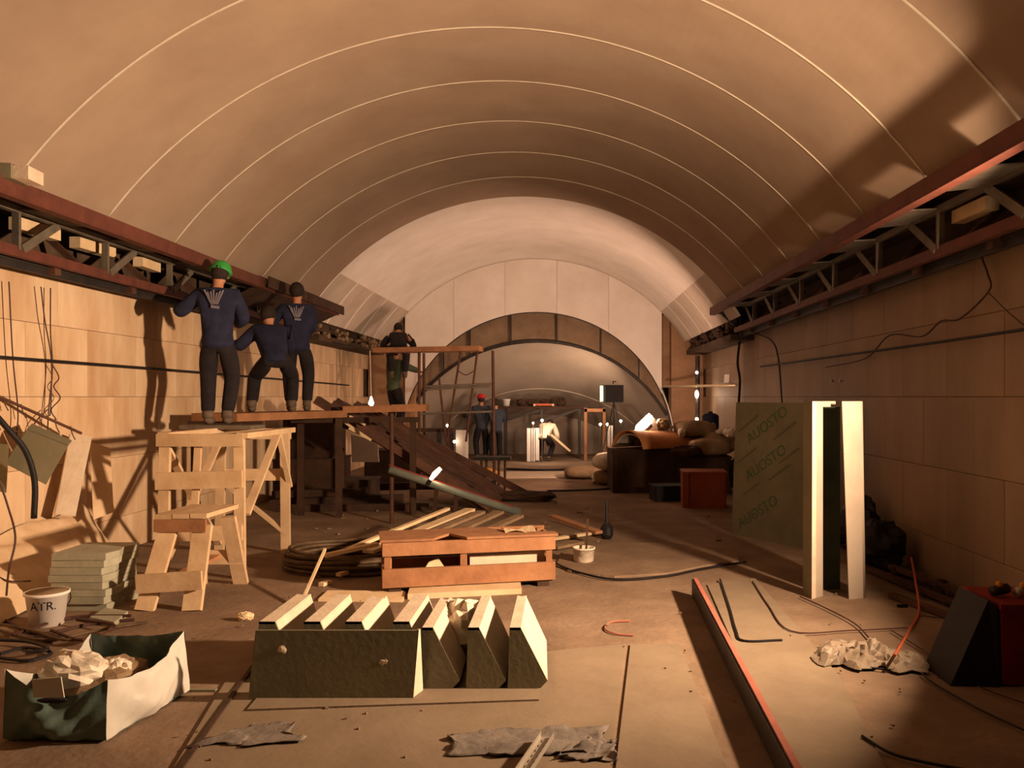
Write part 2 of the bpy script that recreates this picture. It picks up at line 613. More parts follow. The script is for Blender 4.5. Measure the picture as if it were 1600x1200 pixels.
# wall-top ledges beyond the cornice, and soffit over the recess
for side, s in (('left', -1), ('right', 1)):
    mb = MB()
    X = lambda dx: CX + s * dx
    mb.box((X(3.72), (14.2 + DEND) / 2, 2.62), (0.42, DEND - 14.2, 0.10))
    mb.box((X(3.66), (14.2 + DEND) / 2, 2.86), (0.10, DEND - 14.2, 0.22))
    tn = 'trim_2' if s < 0 else 'trim_3'
    struct(tn, mb, m_backing)
    # recess back, behind the truss
    q = MB()
    q.prism([(X(3.31), -1.5, 3.17), (X(3.96), -1.5, 3.10), (X(3.96), -1.5, 3.35), (X(3.31), -1.5, 3.35)], (0, DEND + 1.5, 0))
    struct('trim_4' if s < 0 else 'trim_5', q, m_backing)


# ---------------------------------------------------------------- cornice trusses
def cornice(s, lab):
    X = lambda dx: CX + s * dx
    d0, d1 = 2.2, 14.1
    t = thing('cornice_truss', lab, 'steel truss', (X(3.6), 8, 2.65))
    mb = MB()
    mb.beam((X(3.15), d0, 3.05), (X(3.15), d1, 3.05), 0.025, 0.11)
    mb.beam((X(3.185), d0, 2.99), (X(3.185), d1, 2.99), 0.09, 0.02)
    part('top_rail', mb, m_steelR, t)
    part('mid_rail', MB().beam((X(3.58), d0, 2.725), (X(3.58), d1, 2.725), 0.06, 0.08), m_steelR, t)
    part('bottom_channel', MB().beam((X(3.78), d0, 2.70), (X(3.78), d1, 2.70), 0.20, 0.05).beam((X(3.70), d0, 2.665), (X(3.70), d1, 2.665), 0.02, 0.09), m_steelD, t)
    part('inner_purlin', MB().beam((X(3.56), d0, 3.045), (X(3.56), d1, 3.045), 0.05, 0.05), m_steelG, t)
    d = 2.68
    while d < d1 - 0.2:
        part('upright', MB().beam((X(3.57), d, 2.74), (X(3.57), d, 3.03), 0.055, 0.03, (0, 1, 0)), m_steelG, t)
        part('brace', MB().beam((X(3.55), d + 0.50, 3.03), (X(3.55), d + 0.04, 2.75), 0.02, 0.07), m_steelG, t)
        part('gusset', MB().prism([(X(3.20), d - 0.05, 3.03), (X(3.20), d + 0.62, 3.03), (X(3.56), d + 0.55, 3.055), (X(3.56), d - 0.02, 3.055)], (0, 0, -0.012)), m_steelG, t)
        part('clip', MB().box((X(3.66), d + 0.62, 2.69), (0.07, 0.09, 0.12)), m_rust, t)
        part('cross_bar', MB().beam((X(3.6), d + 0.85, 2.76), (X(3.86), d + 0.85, 3.0), 0.05, 0.05), m_rust, t)
        d += 1.25
    part('end_bar', MB().beam((X(3.15), d1, 3.04), (X(3.75), d1, 2.98), 0.06, 0.05), m_steelD, t)
    part('end_brace', MB().beam((X(3.36), d1, 3.0), (X(3.74), d1, 2.66), 0.05, 0.05, (0, 1, 0)), m_steelD, t)
    part('end_post', MB().beam((X(3.68), d1, 3.0), (X(3.68), d1, 2.55), 0.06, 0.05, (0, 1, 0)), m_steelD, t)
    return t


cornice(-1, 'rust red and grey steel cornice truss above the brightly lit stone wall')
cornice(1, 'rust red and grey steel cornice truss above the shadowed stone wall')
# pale bricks and blocks lying in the recess
for i, (d, s, L) in enumerate([(6.9, -1, 0.5), (7.75, -1, 0.55), (8.75, -1, 0.42), (6.2, 1, 0.5)]):
    x = CX + s * 3.72
    solo('pale_block', MB().box((x, d, 2.99), (0.10, L, 0.10), rz=R.uniform(-.05, .05)), m_woodP,
         ['pale wood block in the bright-side truss, second bay from the frame edge', 'pale wood block in the bright-side truss, longest and mid-bay',
          'pale wood block in the bright-side truss, just before the worker in green helmet', 'pale wood block inside the truss over the shadowed wall'][i], 'block')
solo('green_block', MB().box((-3.82, 5.72, 3.13), (0.16, 0.22, 0.10), rz=0.1).box((-3.69, 5.74, 3.125), (0.10, 0.20, 0.09), rz=0.1, mi=1), [m_green, m_core],
     'green and white plasterboard offcut lying on the truss top rail', 'offcut')
# wooden cornice facings near the workers
for (a, b, lab) in (((10.55, 12.15), (3.06, 2.62), 'brown plywood cornice facing behind the two farther scaffold workers'),
                    ((12.2, 14.15), (3.06, 2.62), 'brown plywood cornice facing with a pointed end beside the lit vault')):
    X = lambda dx: CX - dx
    mb = MB()
    mb.prism([(X(3.10), a[0], 3.08), (X(3.13), a[0], 3.02), (X(3.62), a[0], 2.80), (X(3.62), a[0], 2.83)], (0, a[1] - a[0], 0))
    t = thing('cornice_facing', lab, 'plywood board', (X(3.4), a[0], 2.8))
    part('sloping_board', mb, m_woodD, t)
    part('front_lip', MB().beam((X(3.08), a[0], 3.06), (X(3.08), a[1], 3.06), 0.02, 0.14), m_woodD, t)
    part('lower_board', MB().beam((X(3.60), a[0], 2.72), (X(3.60), a[1], 2.72), 0.03, 0.18), m_woodD, t)

# rubble and brackets on far ledges
for side, s in (('lit', -1), ('shadowed', 1)):
    q = MB()
    for k in range(60):
        d = R.uniform(14.3, 18.9)
        q.ball((CX + s * R.uniform(3.48, 3.68), d, 2.66 + R.uniform(0.0, 0.20)), (R.uniform(.03, .07), R.uniform(.05, .12), R.uniform(.03, .06)), 6, 4, noise=.25)
    o = part('rubble', q, m_woodD if s > 0 else m_sacking)
    tag(o, 'clumps of debris along the far ledge above the %s wall' % side, 'debris', kind='stuff')

# ---------------------------------------------------------------- floor boards and front objects
fl = [
    ('plasterboard_sheet', [F(352, 1068), F(978, 1009), F(950, 1230), F(255, 1230)], 'large plasterboard sheet on the floor under the grey rags'),
    ('plasterboard_sheet', [F(985, 1009), F(1062, 1009), F(1150, 1240), F(958, 1240)], 'narrow plasterboard sheet on the floor beside the red-topped rail'),
    ('plasterboard_sheet', [F(1105, 915), F(1180, 905), F(1312, 1060), F(1395, 1225), F(1240, 1225)], 'plasterboard sheet on the floor between red-topped rail and plastic film'),
]
for nme, poly, lab in fl:
    solo(nme, MB().prism(poly, (0, 0, 0.012)), m_sheet, lab, 'plasterboard')
solo('plasterboard_strip', MB().prism([F(386, 1115), F(842, 1099), F(838, 1068), F(405, 1092)], (0, 0, 0.022)), m_sheet, 'long pale board strip lying under the row of green wedges', 'plasterboard')
# rail with red top
t = thing('straightedge_rail', 'long floor rail with a red top edge and dark side', 'rail', (1.0, 5.4, 0.012))
pA, pB = Vector((1.05, 6.68, 0)), Vector((0.90, 3.0, 0))
part('rail_body', MB().beam(pA + Vector((0, 0, .075)), pB + Vector((0, 0, .075)), 0.035, 0.125), m_steelD, t)
part('red_strip', MB().beam(pA + Vector((0.01, 0, .142)), pB + Vector((0.01, 0, .142)), 0.03, 0.01), m_redtape, t, label='red top strip')


def wedge(x0, d0, L, lab, wb_=0.215, wt=0.075, h=0.325, rz=0.0, notch=False):
    """right-trapezoid casing of green board, cut faces showing the pale core"""
    t = thing('board_wedge', lab, 'plasterboard wedge', (x0, d0, 0.024), 'green plasterboard wedges on the strip')
    M = Matrix.Rotation(rz, 3, 'Z')
    T = lambda x, y, z: Vector((x0, d0, 0.024)) + M @ Vector((x, y, z))
    part('end_face', MB().prism([T(0, 0, 0), T(wb_ * 0.82, 0, 0), T(wb_, 0, .04), T(wt, 0, h), T(0.01, 0, h)], M @ Vector((0, 0.012, 0))), m_green, t)
    part('upright_side', MB().hexa([T(0, .013, 0), T(.013, .013, 0), T(.013, L, 0), T(0, L, 0)], [T(.01, .013, h - .013), T(.023, .013, h - .013), T(.023, L, h - .013), T(.01, L, h - .013)]), m_greenD, t)
    part('sloping_side', MB().hexa([T(wb_ - .014, .013, .04), T(wb_, .013, .04), T(wb_ - .02, L, .04), T(wb_ - .034, L, .04)], [T(wt - .014, .013, h - .013), T(wt, .013, h - .013), T(wt, L, h - .013), T(wt - .014, L, h - .013)]), m_core, t, label='pale cut side')
    top = [T(.01, 0, h - .012), T(wt, 0, h - .012), T(wt, L * (.86 if notch else 1), h - .012), T(wt * .55, L * (.86 if notch else .97), h - .012), T(.012, L, h - .012)]
    part('top_edge', MB().prism(top, (0, 0, .012)), m_core, t, label='pale top edge')
    return t


wl = ['green wedge with pale top, outermost of the row beside the teal bag', 'green wedge with pale top, second in from the teal bag end',
      'green wedge with a broken notched top, third from the teal bag end', 'green wedge with pale top, just behind the corner of the long front casing',
      'green wedge with trapezoid end face, nearest the corner of the front casing', 'green wedge with trapezoid end face, middle of the three open-faced ones',
      'green wedge at the open end of the row, pale slope fully lit']
xs_ = [-1.70, -1.45, -1.22, -0.955, -0.775, -0.525, -0.30]
for i, x in enumerate(xs_):
    wedge(x, 4.50 if i > 3 else 4.62, 0.74 if i > 3 else 0.66, wl[i], notch=(i in (2, 4)), wt=0.10 if i < 4 else 0.07)
# long front casing
t = thing('board_casing', 'long dark green plasterboard casing laid across the front of the wedges', 'plasterboard casing', (-1.2, 4.4, .024))
x0, x1, dF = -1.64, -0.765, 4.36
part('front_face', MB().hexa([(x0 - .01, dF, .024), (x1 - .02, dF, .024), (x1 - .02, dF + .014, .024), (x0 - .01, dF + .014, .024)],
                             [(x0 + .02, dF + .02, .37), (x1 + .005, dF + .02, .37), (x1 + .005, dF + .034, .37), (x0 + .02, dF + .034, .37)]), m_green, t)
part('back_face', MB().hexa([(x0, dF + .10, .024), (x1 - .03, dF + .10, .024), (x1 - .03, dF + .114, .024), (x0, dF + .114, .024)],
                            [(x0 + .02, dF + .036, .36), (x1 - .03, dF + .036, .36), (x1 - .03, dF + .05, .36), (x0 + .02, dF + .05, .36)]), m_greenD, t)
part('end_face', MB().prism([(x1 - .02, dF + .002, .024), (x1 + .012, dF + .11, .024), (x1 + .008, dF + .05, .37), (x1 + .005, dF + .02, .37)], (-.012, 0.0, 0)), m_core, t, label='pale cut end')
for (px, py) in ((440, 1015), (598, 1035)):
    c = P(px, py, 4.37)
    part('plaster_dab', MB().ball((c.x, dF + .014, c.z), (.028, .006, .02), 8, 5, noise=.3), m_core, t)
# crumpled sack between the wedges
def crumple(mb, c, rad, seed, n=20, m=12, amp=.17):
    r = random.Random(seed)
    vs, fs = [], []
    for i in range(m + 1):
        tt = math.pi * i / m
        for k in range(n):
            a = 2 * math.pi * k / n
            j = 1 + amp * math.sin(3 * a + seed + 4 * tt) * math.sin(2 * tt) + r.uniform(-amp, amp) * .55
            vs.append((c[0] + rad[0] * math.sin(tt) * math.cos(a) * j, c[1] + rad[1] * math.sin(tt) * math.sin(a) * j, max(c[2] - rad[2], c[2] + rad[2] * math.cos(tt) * j)))
    for i in range(m):
        for k in range(n):
            a, b = i * n + k, i * n + (k + 1) % n
            fs.append((a, a + n, b + n, b))
    return mb.add(vs, fs)


solo('crumpled_sack', crumple(MB(), (-0.60, 5.05, 0.19), (.14, .16, .17), 3), m_sack, 'crumpled white sack stuffed between two green wedges', 'sack')
solo('plaster_lath', MB().prism([F(497, 940), F(630, 941), F(634, 927), F(512, 926)], (0, 0, .02)), m_woodP, 'flat pale slat with a slanted end behind the wedges', 'slat')
solo('pine_batten', MB().prism([F(637, 937), F(815, 928), F(813, 916), F(640, 927)], (0, 0, .045)), m_woodP, 'straight pale batten on the floor in front of the crate', 'batten')
solo('thin_stick', MB().beam(P(508, 858, 7.0), F(469, 950) + Vector((0, 0, .02)), .02, .02), m_woodP, 'thin pale stick leaning on the cable coil', 'stick')

# grey rags and zinc profile in front
def rag(name, quad, lab, seed, amp=.016, hi=.022):
    r = random.Random(seed)
    ph = [r.uniform(0, 6) for _ in range(6)]
    def fn(u, v):
        p = quad[0] * (1 - u) * (1 - v) + quad[1] * u * (1 - v) + quad[2] * u * v + quad[3] * (1 - u) * v
        e = min(u, 1 - u, v, 1 - v)
        j = .035 * math.sin(9 * u + ph[0]) * math.cos(5 * v + ph[1]) + .012 * math.sin(21 * u + 9 * v + ph[5])
        z = .018 + hi * max(0, math.sin(5 * u + 2 * v + ph[2]) * math.sin(4 * v - 2 * u + ph[3])) ** 1.5 + (amp * .8 if e < .06 and math.sin(14 * (u + v) + ph[4]) > .3 else 0) + r.uniform(0, .002)
        return Vector((p.x + j, p.y + j * .7, z))
    return solo(name, MB().sheet(fn, 28, 14, .004), m_rag, lab, 'rag', smooth=True)


rag('grey_rag', [F(690, 1188), F(940, 1184), F(945, 1142), F(715, 1150)], 'large grey crumpled rag beneath the zinc profile', 1)
rag('grey_rag', [F(302, 1172), F(462, 1168), F(465, 1136), F(390, 1138)], 'small flat grey rag by the front corner of the strip', 2, hi=.010, amp=.008)
rag('grey_rag', [F(868, 1192), F(962, 1196), F(958, 1165), F(905, 1164)], 'folded grey rag corner at the sheet joint', 5, hi=.03)
t = thing('zinc_profile', 'perforated zinc drywall profile lying on the grey rag', 'metal profile', F(830, 1180, .05))
a, b = F(855, 1152, .06), F(800, 1235, .06)
mb = MB().beam(a, b, .06, .004)
dr = (b - a).normalized().cross(Vector((0, 0, 1)))
part('web', mb, m_brass, t)
for s in (-1, 1):
    part('flange', MB().beam(a + dr * s * .03 + Vector((0, 0, .012)), b + dr * s * .03 + Vector((0, 0, .012)), .003, .026), m_brass, t)
for s in (-.014, .012):
    for k in range(9):
        q = a.lerp(b, .08 + .1 * k) + dr * s
        part('slot', MB().beam(q, q + (b - a).normalized() * .022, .005, .0055), m_ink, t)

# ---------------------------------------------------------------- teal bag with contents
def bag():
    t = thing('refuse_bag', 'big open teal and white plastic bag stuffed with crumpled wrapping', 'bag', (-2.3, 4.1, 0))
    fl_, fr, br, bl = Vector((-2.60, 3.86, 0.014)), Vector((-2.11, 3.84, .014)), Vector((-2.02, 4.50, .014)), Vector((-2.55, 4.55, .014))
    tfl, tfr, tbr, tbl = P(8, 1045, 3.80), P(168, 1062, 3.86), P(288, 986, 4.5), P(142, 990, 4.55)
    def side(a, b, ta, tb, sag, bul, nrm, seed):
        r = random.Random(seed)
        def fn(u, v):
            lo = a.lerp(b, u)
            hi = ta.lerp(tb, u) - Vector((0, 0, sag * math.sin(math.pi * u)))
            p = lo.lerp(hi, v)
            k = bul * math.sin(math.pi * u) * math.sin(math.pi * min(1, v * 1.1)) + .012 * math.sin(11 * u + 5 * v + seed) + .006 * math.sin(29 * u - 13 * v)
            return p + nrm * (k * (0.2 + math.sin(math.pi * u)))
        return fn
    part('front_side', MB().sheet(side(fl_, fr, tfl, tfr, .10, .05, Vector((0, -1, 0)), 1), 20, 12), m_bag, t, True)
    part('pale_side', MB().sheet(side(fr, br, tfr, tbr, .075, .05, Vector((1, 0, 0)), 2), 20, 12), m_bagR, t, True, label='pale bulging side facing the wedges')
    part('rear_side', MB().sheet(side(br, bl, tbr, tbl, .02, .03, Vector((0, 1, 0)), 3), 20, 12), m_bag, t, True)
    part('inner_side', MB().sheet(side(bl, fl_, tbl, tfl, .10, .04, Vector((-1, 0, 0)), 4), 20, 12), m_bagR, t, True)
    part('bottom', MB().add([fl_, fr, br, bl], [(0, 1, 2, 3)]), m_bag, t)
    c = P(78, 1097, 3.78)
    part('carry_slot', MB().ball((c.x, 3.80, c.z), (.075, .012, .014), 12, 6), m_ink, t, label='dark carry slot')
    part('slot_flap', MB().prism([P(50, 1062, 3.77), P(95, 1058, 3.77), P(100, 1090, 3.765), P(52, 1090, 3.765)], (0, .006, 0)), m_bagR, t)
    return t


bag()
solo('crumpled_wrapper', crumple(MB(), P(115, 1046, 4.12), (.16, .13, .085), 11), m_sack, 'crumpled white wrapper bulging out of the teal bag', 'wrapper')
solo('crumpled_wrapper', crumple(MB(), P(180, 1046, 4.2), (.07, .07, .05), 14), m_sack, 'small yellowish wrapper ball at the middle of the teal bag', 'wrapper')
solo('wrapper_heap', crumple(MB(), (-2.32, 4.2, .14), (.20, .24, .12), 19), m_sacking, 'dim wrapping paper filling the inside of the teal bag', 'wrapper')
# two thin floor trims beside the bag
solo('floor_lath', MB().beam(F(400, 1038) + Vector((0, 0, .012)), F(262, 1235) + Vector((0, 0, .012)), .022, .02), m_woodD, 'dark thin lath on the floor beside the teal bag', 'lath')
solo('floor_lath', MB().beam(F(296, 1080) + Vector((0, 0, .006)), F(338, 1080) + Vector((0, 0, .006)), .03, .012), m_green, 'short green offcut on the floor behind the teal bag', 'offcut')

# ---------------------------------------------------------------- board stack, bucket, small clutter at the lit wall
SL = ['grey plasterboard slab at the very bottom of the small stack', 'grey slab second from the floor in the small stack', 'grey slab third from the floor in the small stack, pushed out',
      'grey slab fourth from the floor in the small stack', 'grey slab fifth from the floor in the small stack, cracked front', 'grey slab just under the two topmost of the small stack',
      'grey slab second from the top of the small stack', 'grey slab on top of the small stack beside the bucket']
m_slab = mat('foam_slab', S(150, 148, 128), S(176, 174, 154), 4, 0.9, .15, 20, rand=.08)
z = 0.0
for i in range(8):
    th = .054
    x = -3.62 + R.uniform(-.012, .012)
    y = 6.45 + R.uniform(-.015, .015)
    r = R.uniform(-.03, .03)
    wd = .42 + R.uniform(-.02, .01)
    if i == 2: wd += .05
    mb = MB()
    q = [(-wd / 2, -.24), (wd / 2 - .02, -.24), (wd / 2 + .012, -.10), (wd / 2 - .025, .03), (wd / 2 + .02, .15), (wd / 2 - .01, .24), (-wd / 2, .24)]
    c_, s_ = math.cos(r), math.sin(r)
    mb.prism([(x + a * c_ - b * s_, y + a * s_ + b * c_, z) for a, b in q], (0, 0, th - .003))
    o = solo('plaster_slab', mb, m_slab, SL[i], 'plasterboard slab', 'small stack of grey slabs')
    z += th
for i, (px, py) in enumerate([(192, 868), (194, 885), (190, 905), (193, 930)]):
    c = P(px, py, 6.75)
    solo('slab_shard', MB().prism([c, c + Vector((.05, .02, -.01)), c + Vector((.03, .03, -.10)), c + Vector((-.01, .02, -.07))], (.01, .02, 0)), m_core,
         ['pale slab shard wedged uppermost behind the small stack', 'pale slab shard second from the top behind the small stack', 'pale slab shard third down behind the small stack', 'pale slab shard lowest behind the small stack'][i], 'shard')
solo('board_offcut', MB().prism([F(140, 972), F(178, 980), F(200, 962), F(165, 957)], (0, 0, .035)), m_slab, 'small greenish board offcut on the floor before the stack', 'offcut')


def bucket(c, r0, r1, h, lab, m=m_white, text=None):
    t = thing('bucket', lab, 'bucket', c)
    part('body', MB().lathe([(r0, 0), (r1, h), (r1 + .008, h), (r1 + .008, h - .02), (r1 + .002, h - .022)], c, 24), m, t, True)
    part('inside', MB().lathe([(r1 - .008, h + .001), (r0 - .006, .03)], c, 24), m_sacking, t, True)
    pts = [Vector(c) + Vector((math.cos(a) * (r1 + .01), +.03 + .5 * r1 * math.sin(a), h * .92 - math.sin(a) * h * .55)) for a in [math.pi * k / 10 for k in range(11)]]
    part('handle', MB().tube(pts, .004, 5), m_steelD, t)
    return t


def text_mesh(txt, size, ext=0.001):
    cu = bpy.data.curves.new('lettering', 'FONT')
    cu.body = txt
    cu.size = size
    cu.extrude = ext
    cu.align_x = 'CENTER'
    cu.align_y = 'CENTER'
    o = bpy.data.objects.new('tmp_text', cu)
    C.objects.link(o)
    dg = bpy.context.evaluated_depsgraph_get()
    me = bpy.data.meshes.new_from_object(o.evaluated_get(dg))
    bpy.data.objects.remove(o)
    return me


bc = (-3.63, 5.85, 0)
bk = bucket(bc, .105, .135, .235, 'white bucket with black hand lettering beside the small slab stack')
me = text_mesh('ATR.', .085)
me.materials.clear()
me.materials.append(m_ink)
for v in me.vertices:       # wrap around the bucket
    a = v.co.x / .13
    rr = .1235 + .13 * v.co.y + .0015
    v.co = Vector((bc[0] + rr * math.sin(a + .35), bc[1] - rr * math.cos(a + .35), .15 + v.co.y))
part('lettering', me, None, bk, label='black lettering ATR')

# tangled cables on the floor by the wall
cl = ['thick brown cable looped on the floor before the bucket', 'brown cable curving towards the teal bag, nearest the camera', 'dark cable crossing in front of the small slab stack',
      'cable running straight from the bucket to the small trestle', 'cable half ring at the frame edge', 'orange-brown cable under the white bucket', 'dark cable ring lying in front of the slab offcut']
cps = [[(0, 965), (60, 990), (140, 975), (210, 968)], [(0, 1022), (40, 1012), (80, 1020), (45, 1032), (0, 1028)], [(0, 985), (70, 1000), (150, 985), (230, 972)],
       [(20, 992), (110, 965), (205, 962)], [(0, 1000), (45, 1003), (75, 1014), (40, 1020)], [(0, 975), (50, 985), (105, 1000), (170, 990)], [(80, 985), (130, 1000), (180, 978), (120, 968)]]
for i, ps in enumerate(cps):
    solo('floor_cable', MB().tube(curve_pts([F(a, b, .012 + .006 * i) for a, b in ps]), .011, 6), [m_wire, m_black, m_coil][i % 3], cl[i], 'cable')

# tarpaulin heap along the lit wall
def heap(u, v):
    y = 4.7 + 3.7 * u
    x = XL + .03 + (.75 - .5 * u) * v
    z = .014 + max(0, (.52 * (1 - v) ** .8 + .05 * math.sin(9 * u + 4 * v) * (1 - v) + .03 * math.sin(23 * u - 11 * v) * (1 - v))) * min(1, (1 - u) * 7) * min(1, u * 6)
    return Vector((x, y, z))


solo('tarpaulin', MB().sheet(heap, 40, 18), m_tarp, 'dusty pale tarpaulin heaped along the foot of the lit wall', 'tarpaulin', smooth=True)
# leaning boards
solo('bent_board', MB().prism([P(42, 672, 6.7), P(106, 697, 6.7), P(72, 757, 6.6), P(8, 724, 6.6)], (-.015, .012, 0)).prism([P(42, 672, 6.72), P(106, 697, 6.72), P(112, 690, 6.95), P(50, 664, 6.95)], (0, 0, .012)).tube([P(70, 680, 6.75), V((XL + .035, 6.85, P(70, 680, 6.75).z + .03))], .006, 5), m_green,
     'folded grey-green board hanging at the lit wall by the dark hose', 'plasterboard')
solo('bent_board', MB().prism([P(-20, 690, 6.5), P(14, 695, 6.5), P(10, 770, 6.45), P(-20, 765, 6.45)], (-.015, .012, 0)).tube([P(0, 700, 6.49), V((XL + .035, 6.55, P(0, 700, 6.49).z + .03))], .006, 5), m_green,
     'dark board end at the frame edge beneath the steel rods', 'plasterboard')
solo('leaning_panel', MB().prism([P(110, 678, 7.55), P(144, 682, 7.62), P(118, 807, 7.3), P(86, 803, 7.22)], (-.02, .02, 0)), m_core,
     'pale plaster panel leaning against the lit wall', 'plasterboard')
solo('leaning_panel', MB().prism([P(140, 690, 7.72), P(172, 700, 7.8), P(178, 800, 7.62), P(146, 812, 7.5)], (-.02, .03, 0)), m_tarp,
     'creased sandy sheet leaning beside the pale plaster panel', 'sheet')
for i, (a, b, lab) in enumerate([((-30, 607), (127, 677), 'long steel rod slanting down across the lit wall, upper one'), ((-30, 642), (72, 690), 'shorter steel rod below the slanting one on the lit wall')]):
    t = thing('steel_rod', lab, 'rod', P(a[0], a[1], 6.9))
    pa, pb = P(a[0], a[1], 6.55), P(b[0], b[1], 7.45)
    part('bar', MB().tube([pa, pb], .013, 6), m_rust, t)
    for k in range(5):
        q = pa.lerp(pb, .2 + .17 * k)
        part('tie', MB().tube([q + Vector((0, 0, .02)), q + Vector((.01, .01, -.05)), q + Vector((.03, .02, -.10))], .005, 5), m_wire, t)
solo('hose', MB().tube(curve_pts([P(-25, 628, 6.2), P(12, 670, 6.25), P(40, 705, 6.35), P(54, 752, 6.4), P(53, 810, 6.4)]), .022, 8), m_black, 'dark bent hose hanging in front of the lit wall', 'hose', smooth=True)
solo('thin_wire', MB().tube(curve_pts([P(-5, 740, 6.3), P(12, 790, 6.35), P(24, 840, 6.3), P(14, 890, 6.2), P(10, 930, 5.9)]), .008, 6), m_wire, 'thin reddish wire curling down to the white bucket', 'wire')
solo('thin_wire', MB().tube(curve_pts([P(-5, 900, 6.2), P(15, 908, 6.2), P(48, 908, 6.3)]), .006, 6), m_wire, 'short wire crossing low on the tarpaulin', 'wire')

# wires on walls
def wallx(px, py, side, off=.03):
    X = (XL + .04 + off) if side < 0 else (XR - .04 - off)
    d = X * FPX / (px - 880)
    return Vector((X, d, CAMH + (620 - py) * d / FPX))


def wall_wire(ps, side, r, lab, m=m_wire, smooth=True):
    pts = [wallx(a, b, side) for a, b in ps]
    solo('wall_wire', MB().tube(curve_pts(pts) if smooth else pts, r, 6), m, lab, 'wire')


wall_wire([(-60, 553), (0, 558), (313, 582), (545, 602)], -1, .014, 'straight dark cable stretched along the lit wall', m_black)
wall_wire([(1188, 573), (1400, 544), (1600, 515), (1660, 506)], 1, .012, 'straight black cable stretched along the shadowed wall', m_black)
wall_wire([(1536, 372), (1534, 400), (1544, 430), (1545, 455), (1500, 498), (1470, 502), (1440, 526), (1390, 524), (1352, 560), (1290, 574)], 1, .008, 'wavy wire dangling across the shadowed wall', m_wire)
wall_wire([(1545, 458), (1580, 492), (1640, 540)], 1, .005, 'thin pale wire branch near the frame edge on the shadowed wall', m_coil)
wall_wire([(14, 440), (20, 558), (28, 640), (26, 680)], -1, .006, 'thin hanging wire nearest the frame edge on the lit wall')
wall_wire([(64, 448), (70, 500), (80, 560), (80, 620), (78, 650)], -1, .006, 'first of the twin hanging wires on the lit wall')
wall_wire([(79, 450), (79, 520), (82, 575), (76, 640), (74, 690)], -1, .006, 'second of the twin hanging wires on the lit wall')
wall_wire([(82, 570), (92, 590), (84, 604), (94, 622), (80, 640), (88, 656)], -1, .005, 'frayed wire tangle below the twin hanging wires')
wall_wire([(74, 640), (55, 660), (48, 680)], -1, .005, 'loose wire tail over the folded board')
wall_wire([(1178, 520), (1205, 532), (1216, 560), (1222, 630)], 1, .012, 'black cable drooping over the corner behind the tall white casing', m_black)

# ---------------------------------------------------------------- trestles
def bd(t, name, a, b, wd, th, m=m_wood, up=(0, 0, 1)):
    return part(name, MB().beam(a, b, wd, th, up), m, t)


t = thing('scaffold_trestle', 'tall pine scaffold trestle with cross boards under the worker in green helmet', 'trestle', (-3.15, 7.9, 0))
xa, xb, da, db, H = -3.52, -2.84, 7.32, 8.52, 1.27
for x in (xa, xb):
    for d in (da, db):
        bd(t, 'leg', (x, d, 0), (x + (.02 if x == xa else -.01), d, H - .04), .09, .045, up=(0, 1, 0))
V = Vector
bd(t, 'top_rail', (xa - .04, da - .03, H - .05), (xb + .04, da - .03, H - .05), .04, .11)
bd(t, 'top_rail', (xa - .04, db + .03, H - .05), (xb + .04, db + .03, H - .05), .04, .11)
bd(t, 'top_rail', (xb + .03, da - .04, H - .01), (xb + .03, db + .06, H - .01), .10, .05)
bd(t, 'top_rail', (xa, da, H - .01), (xa, db, H - .01), .10, .05)
bd(t, 'cross_board', (xa - .05, da - .035, .86), (xb + .03, da - .035, .88), .03, .15)
bd(t, 'cross_board', (xa + .05, da - .035, .40), (xb + .03, da - .035, .41), .03, .13)
bd(t, 'cross_board', (xa, db + .035, .8), (xb, db + .035, .8), .03, .12)
bd(t, 'brace', (xb + .03, db - .34, H - .04), (xb + .035, da + .04, .56), .03, .07, up=(1, 0, 0))
bd(t, 'brace', (xb + .03, db - .30, H - .04), (xb + .035, db + .02, .68), .03, .05, up=(1, 0, 0))
bd(t, 'brace', (xa, da, .1), (xa, db, 1.15), .03, .07, up=(1, 0, 0))
bd(t, 'brace', (xa, db - .02, .1), (xa + .03, da, 1.15), .03, .07, up=(1, 0, 0))
bd(t, 'brace', (xa, db + .01, .75), (xb, db + .01, .2), .07, .03, up=(0, 0, 1))
bd(t, 'brace', (xa + .3, da + .02, H - .1), (xa + .26, da + .02, .42), .06, .03, up=(0, 1, 0))

t = thing('small_trestle', 'low pine trestle with three worn boards on top beside the slab stack', 'trestle', (-2.98, 6.6, 0))
for s, xt, xf in ((-1, -3.06, -3.13), (1, -2.80, -2.775)):
    bd(t, 'leg', (xf, 6.22, 0), (xt, 6.47, .60), .14, .04, up=(0, 1, 0))
    bd(t, 'leg', (xf + .02, 7.12, 0), (xt, 6.95, .60), .12, .04, up=(0, 1, 0))
bd(t, 'cross_board', (-3.19, 6.22, .20), (-2.70, 6.22, .23), .03, .14)
bd(t, 'cross_board', (-3.1, 7.06, .24), (-2.72, 7.06, .24), .03, .12)
bd(t, 'apron_board', (-3.16, 6.43, .605), (-2.76, 6.43, .605), .03, .10, m_woodR)
for k in range(3):
    bd(t, 'top_board', (-3.09 + .137 * k, 6.42, .672 + .004 * k), (-3.09 + .137 * k, 7.05, .672), .128, .035)
bd(t, 'stretcher', (-2.95, 6.3, .22), (-2.95, 7.05, .25), .09, .03, m_woodR)

# platform planks
def plank(a, b, wd, th, lab, m=m_woodR, cat='plank', name='scaffold_plank', group=None):
    return solo(name, MB().beam(a, b, wd, th), m, lab, cat, group)


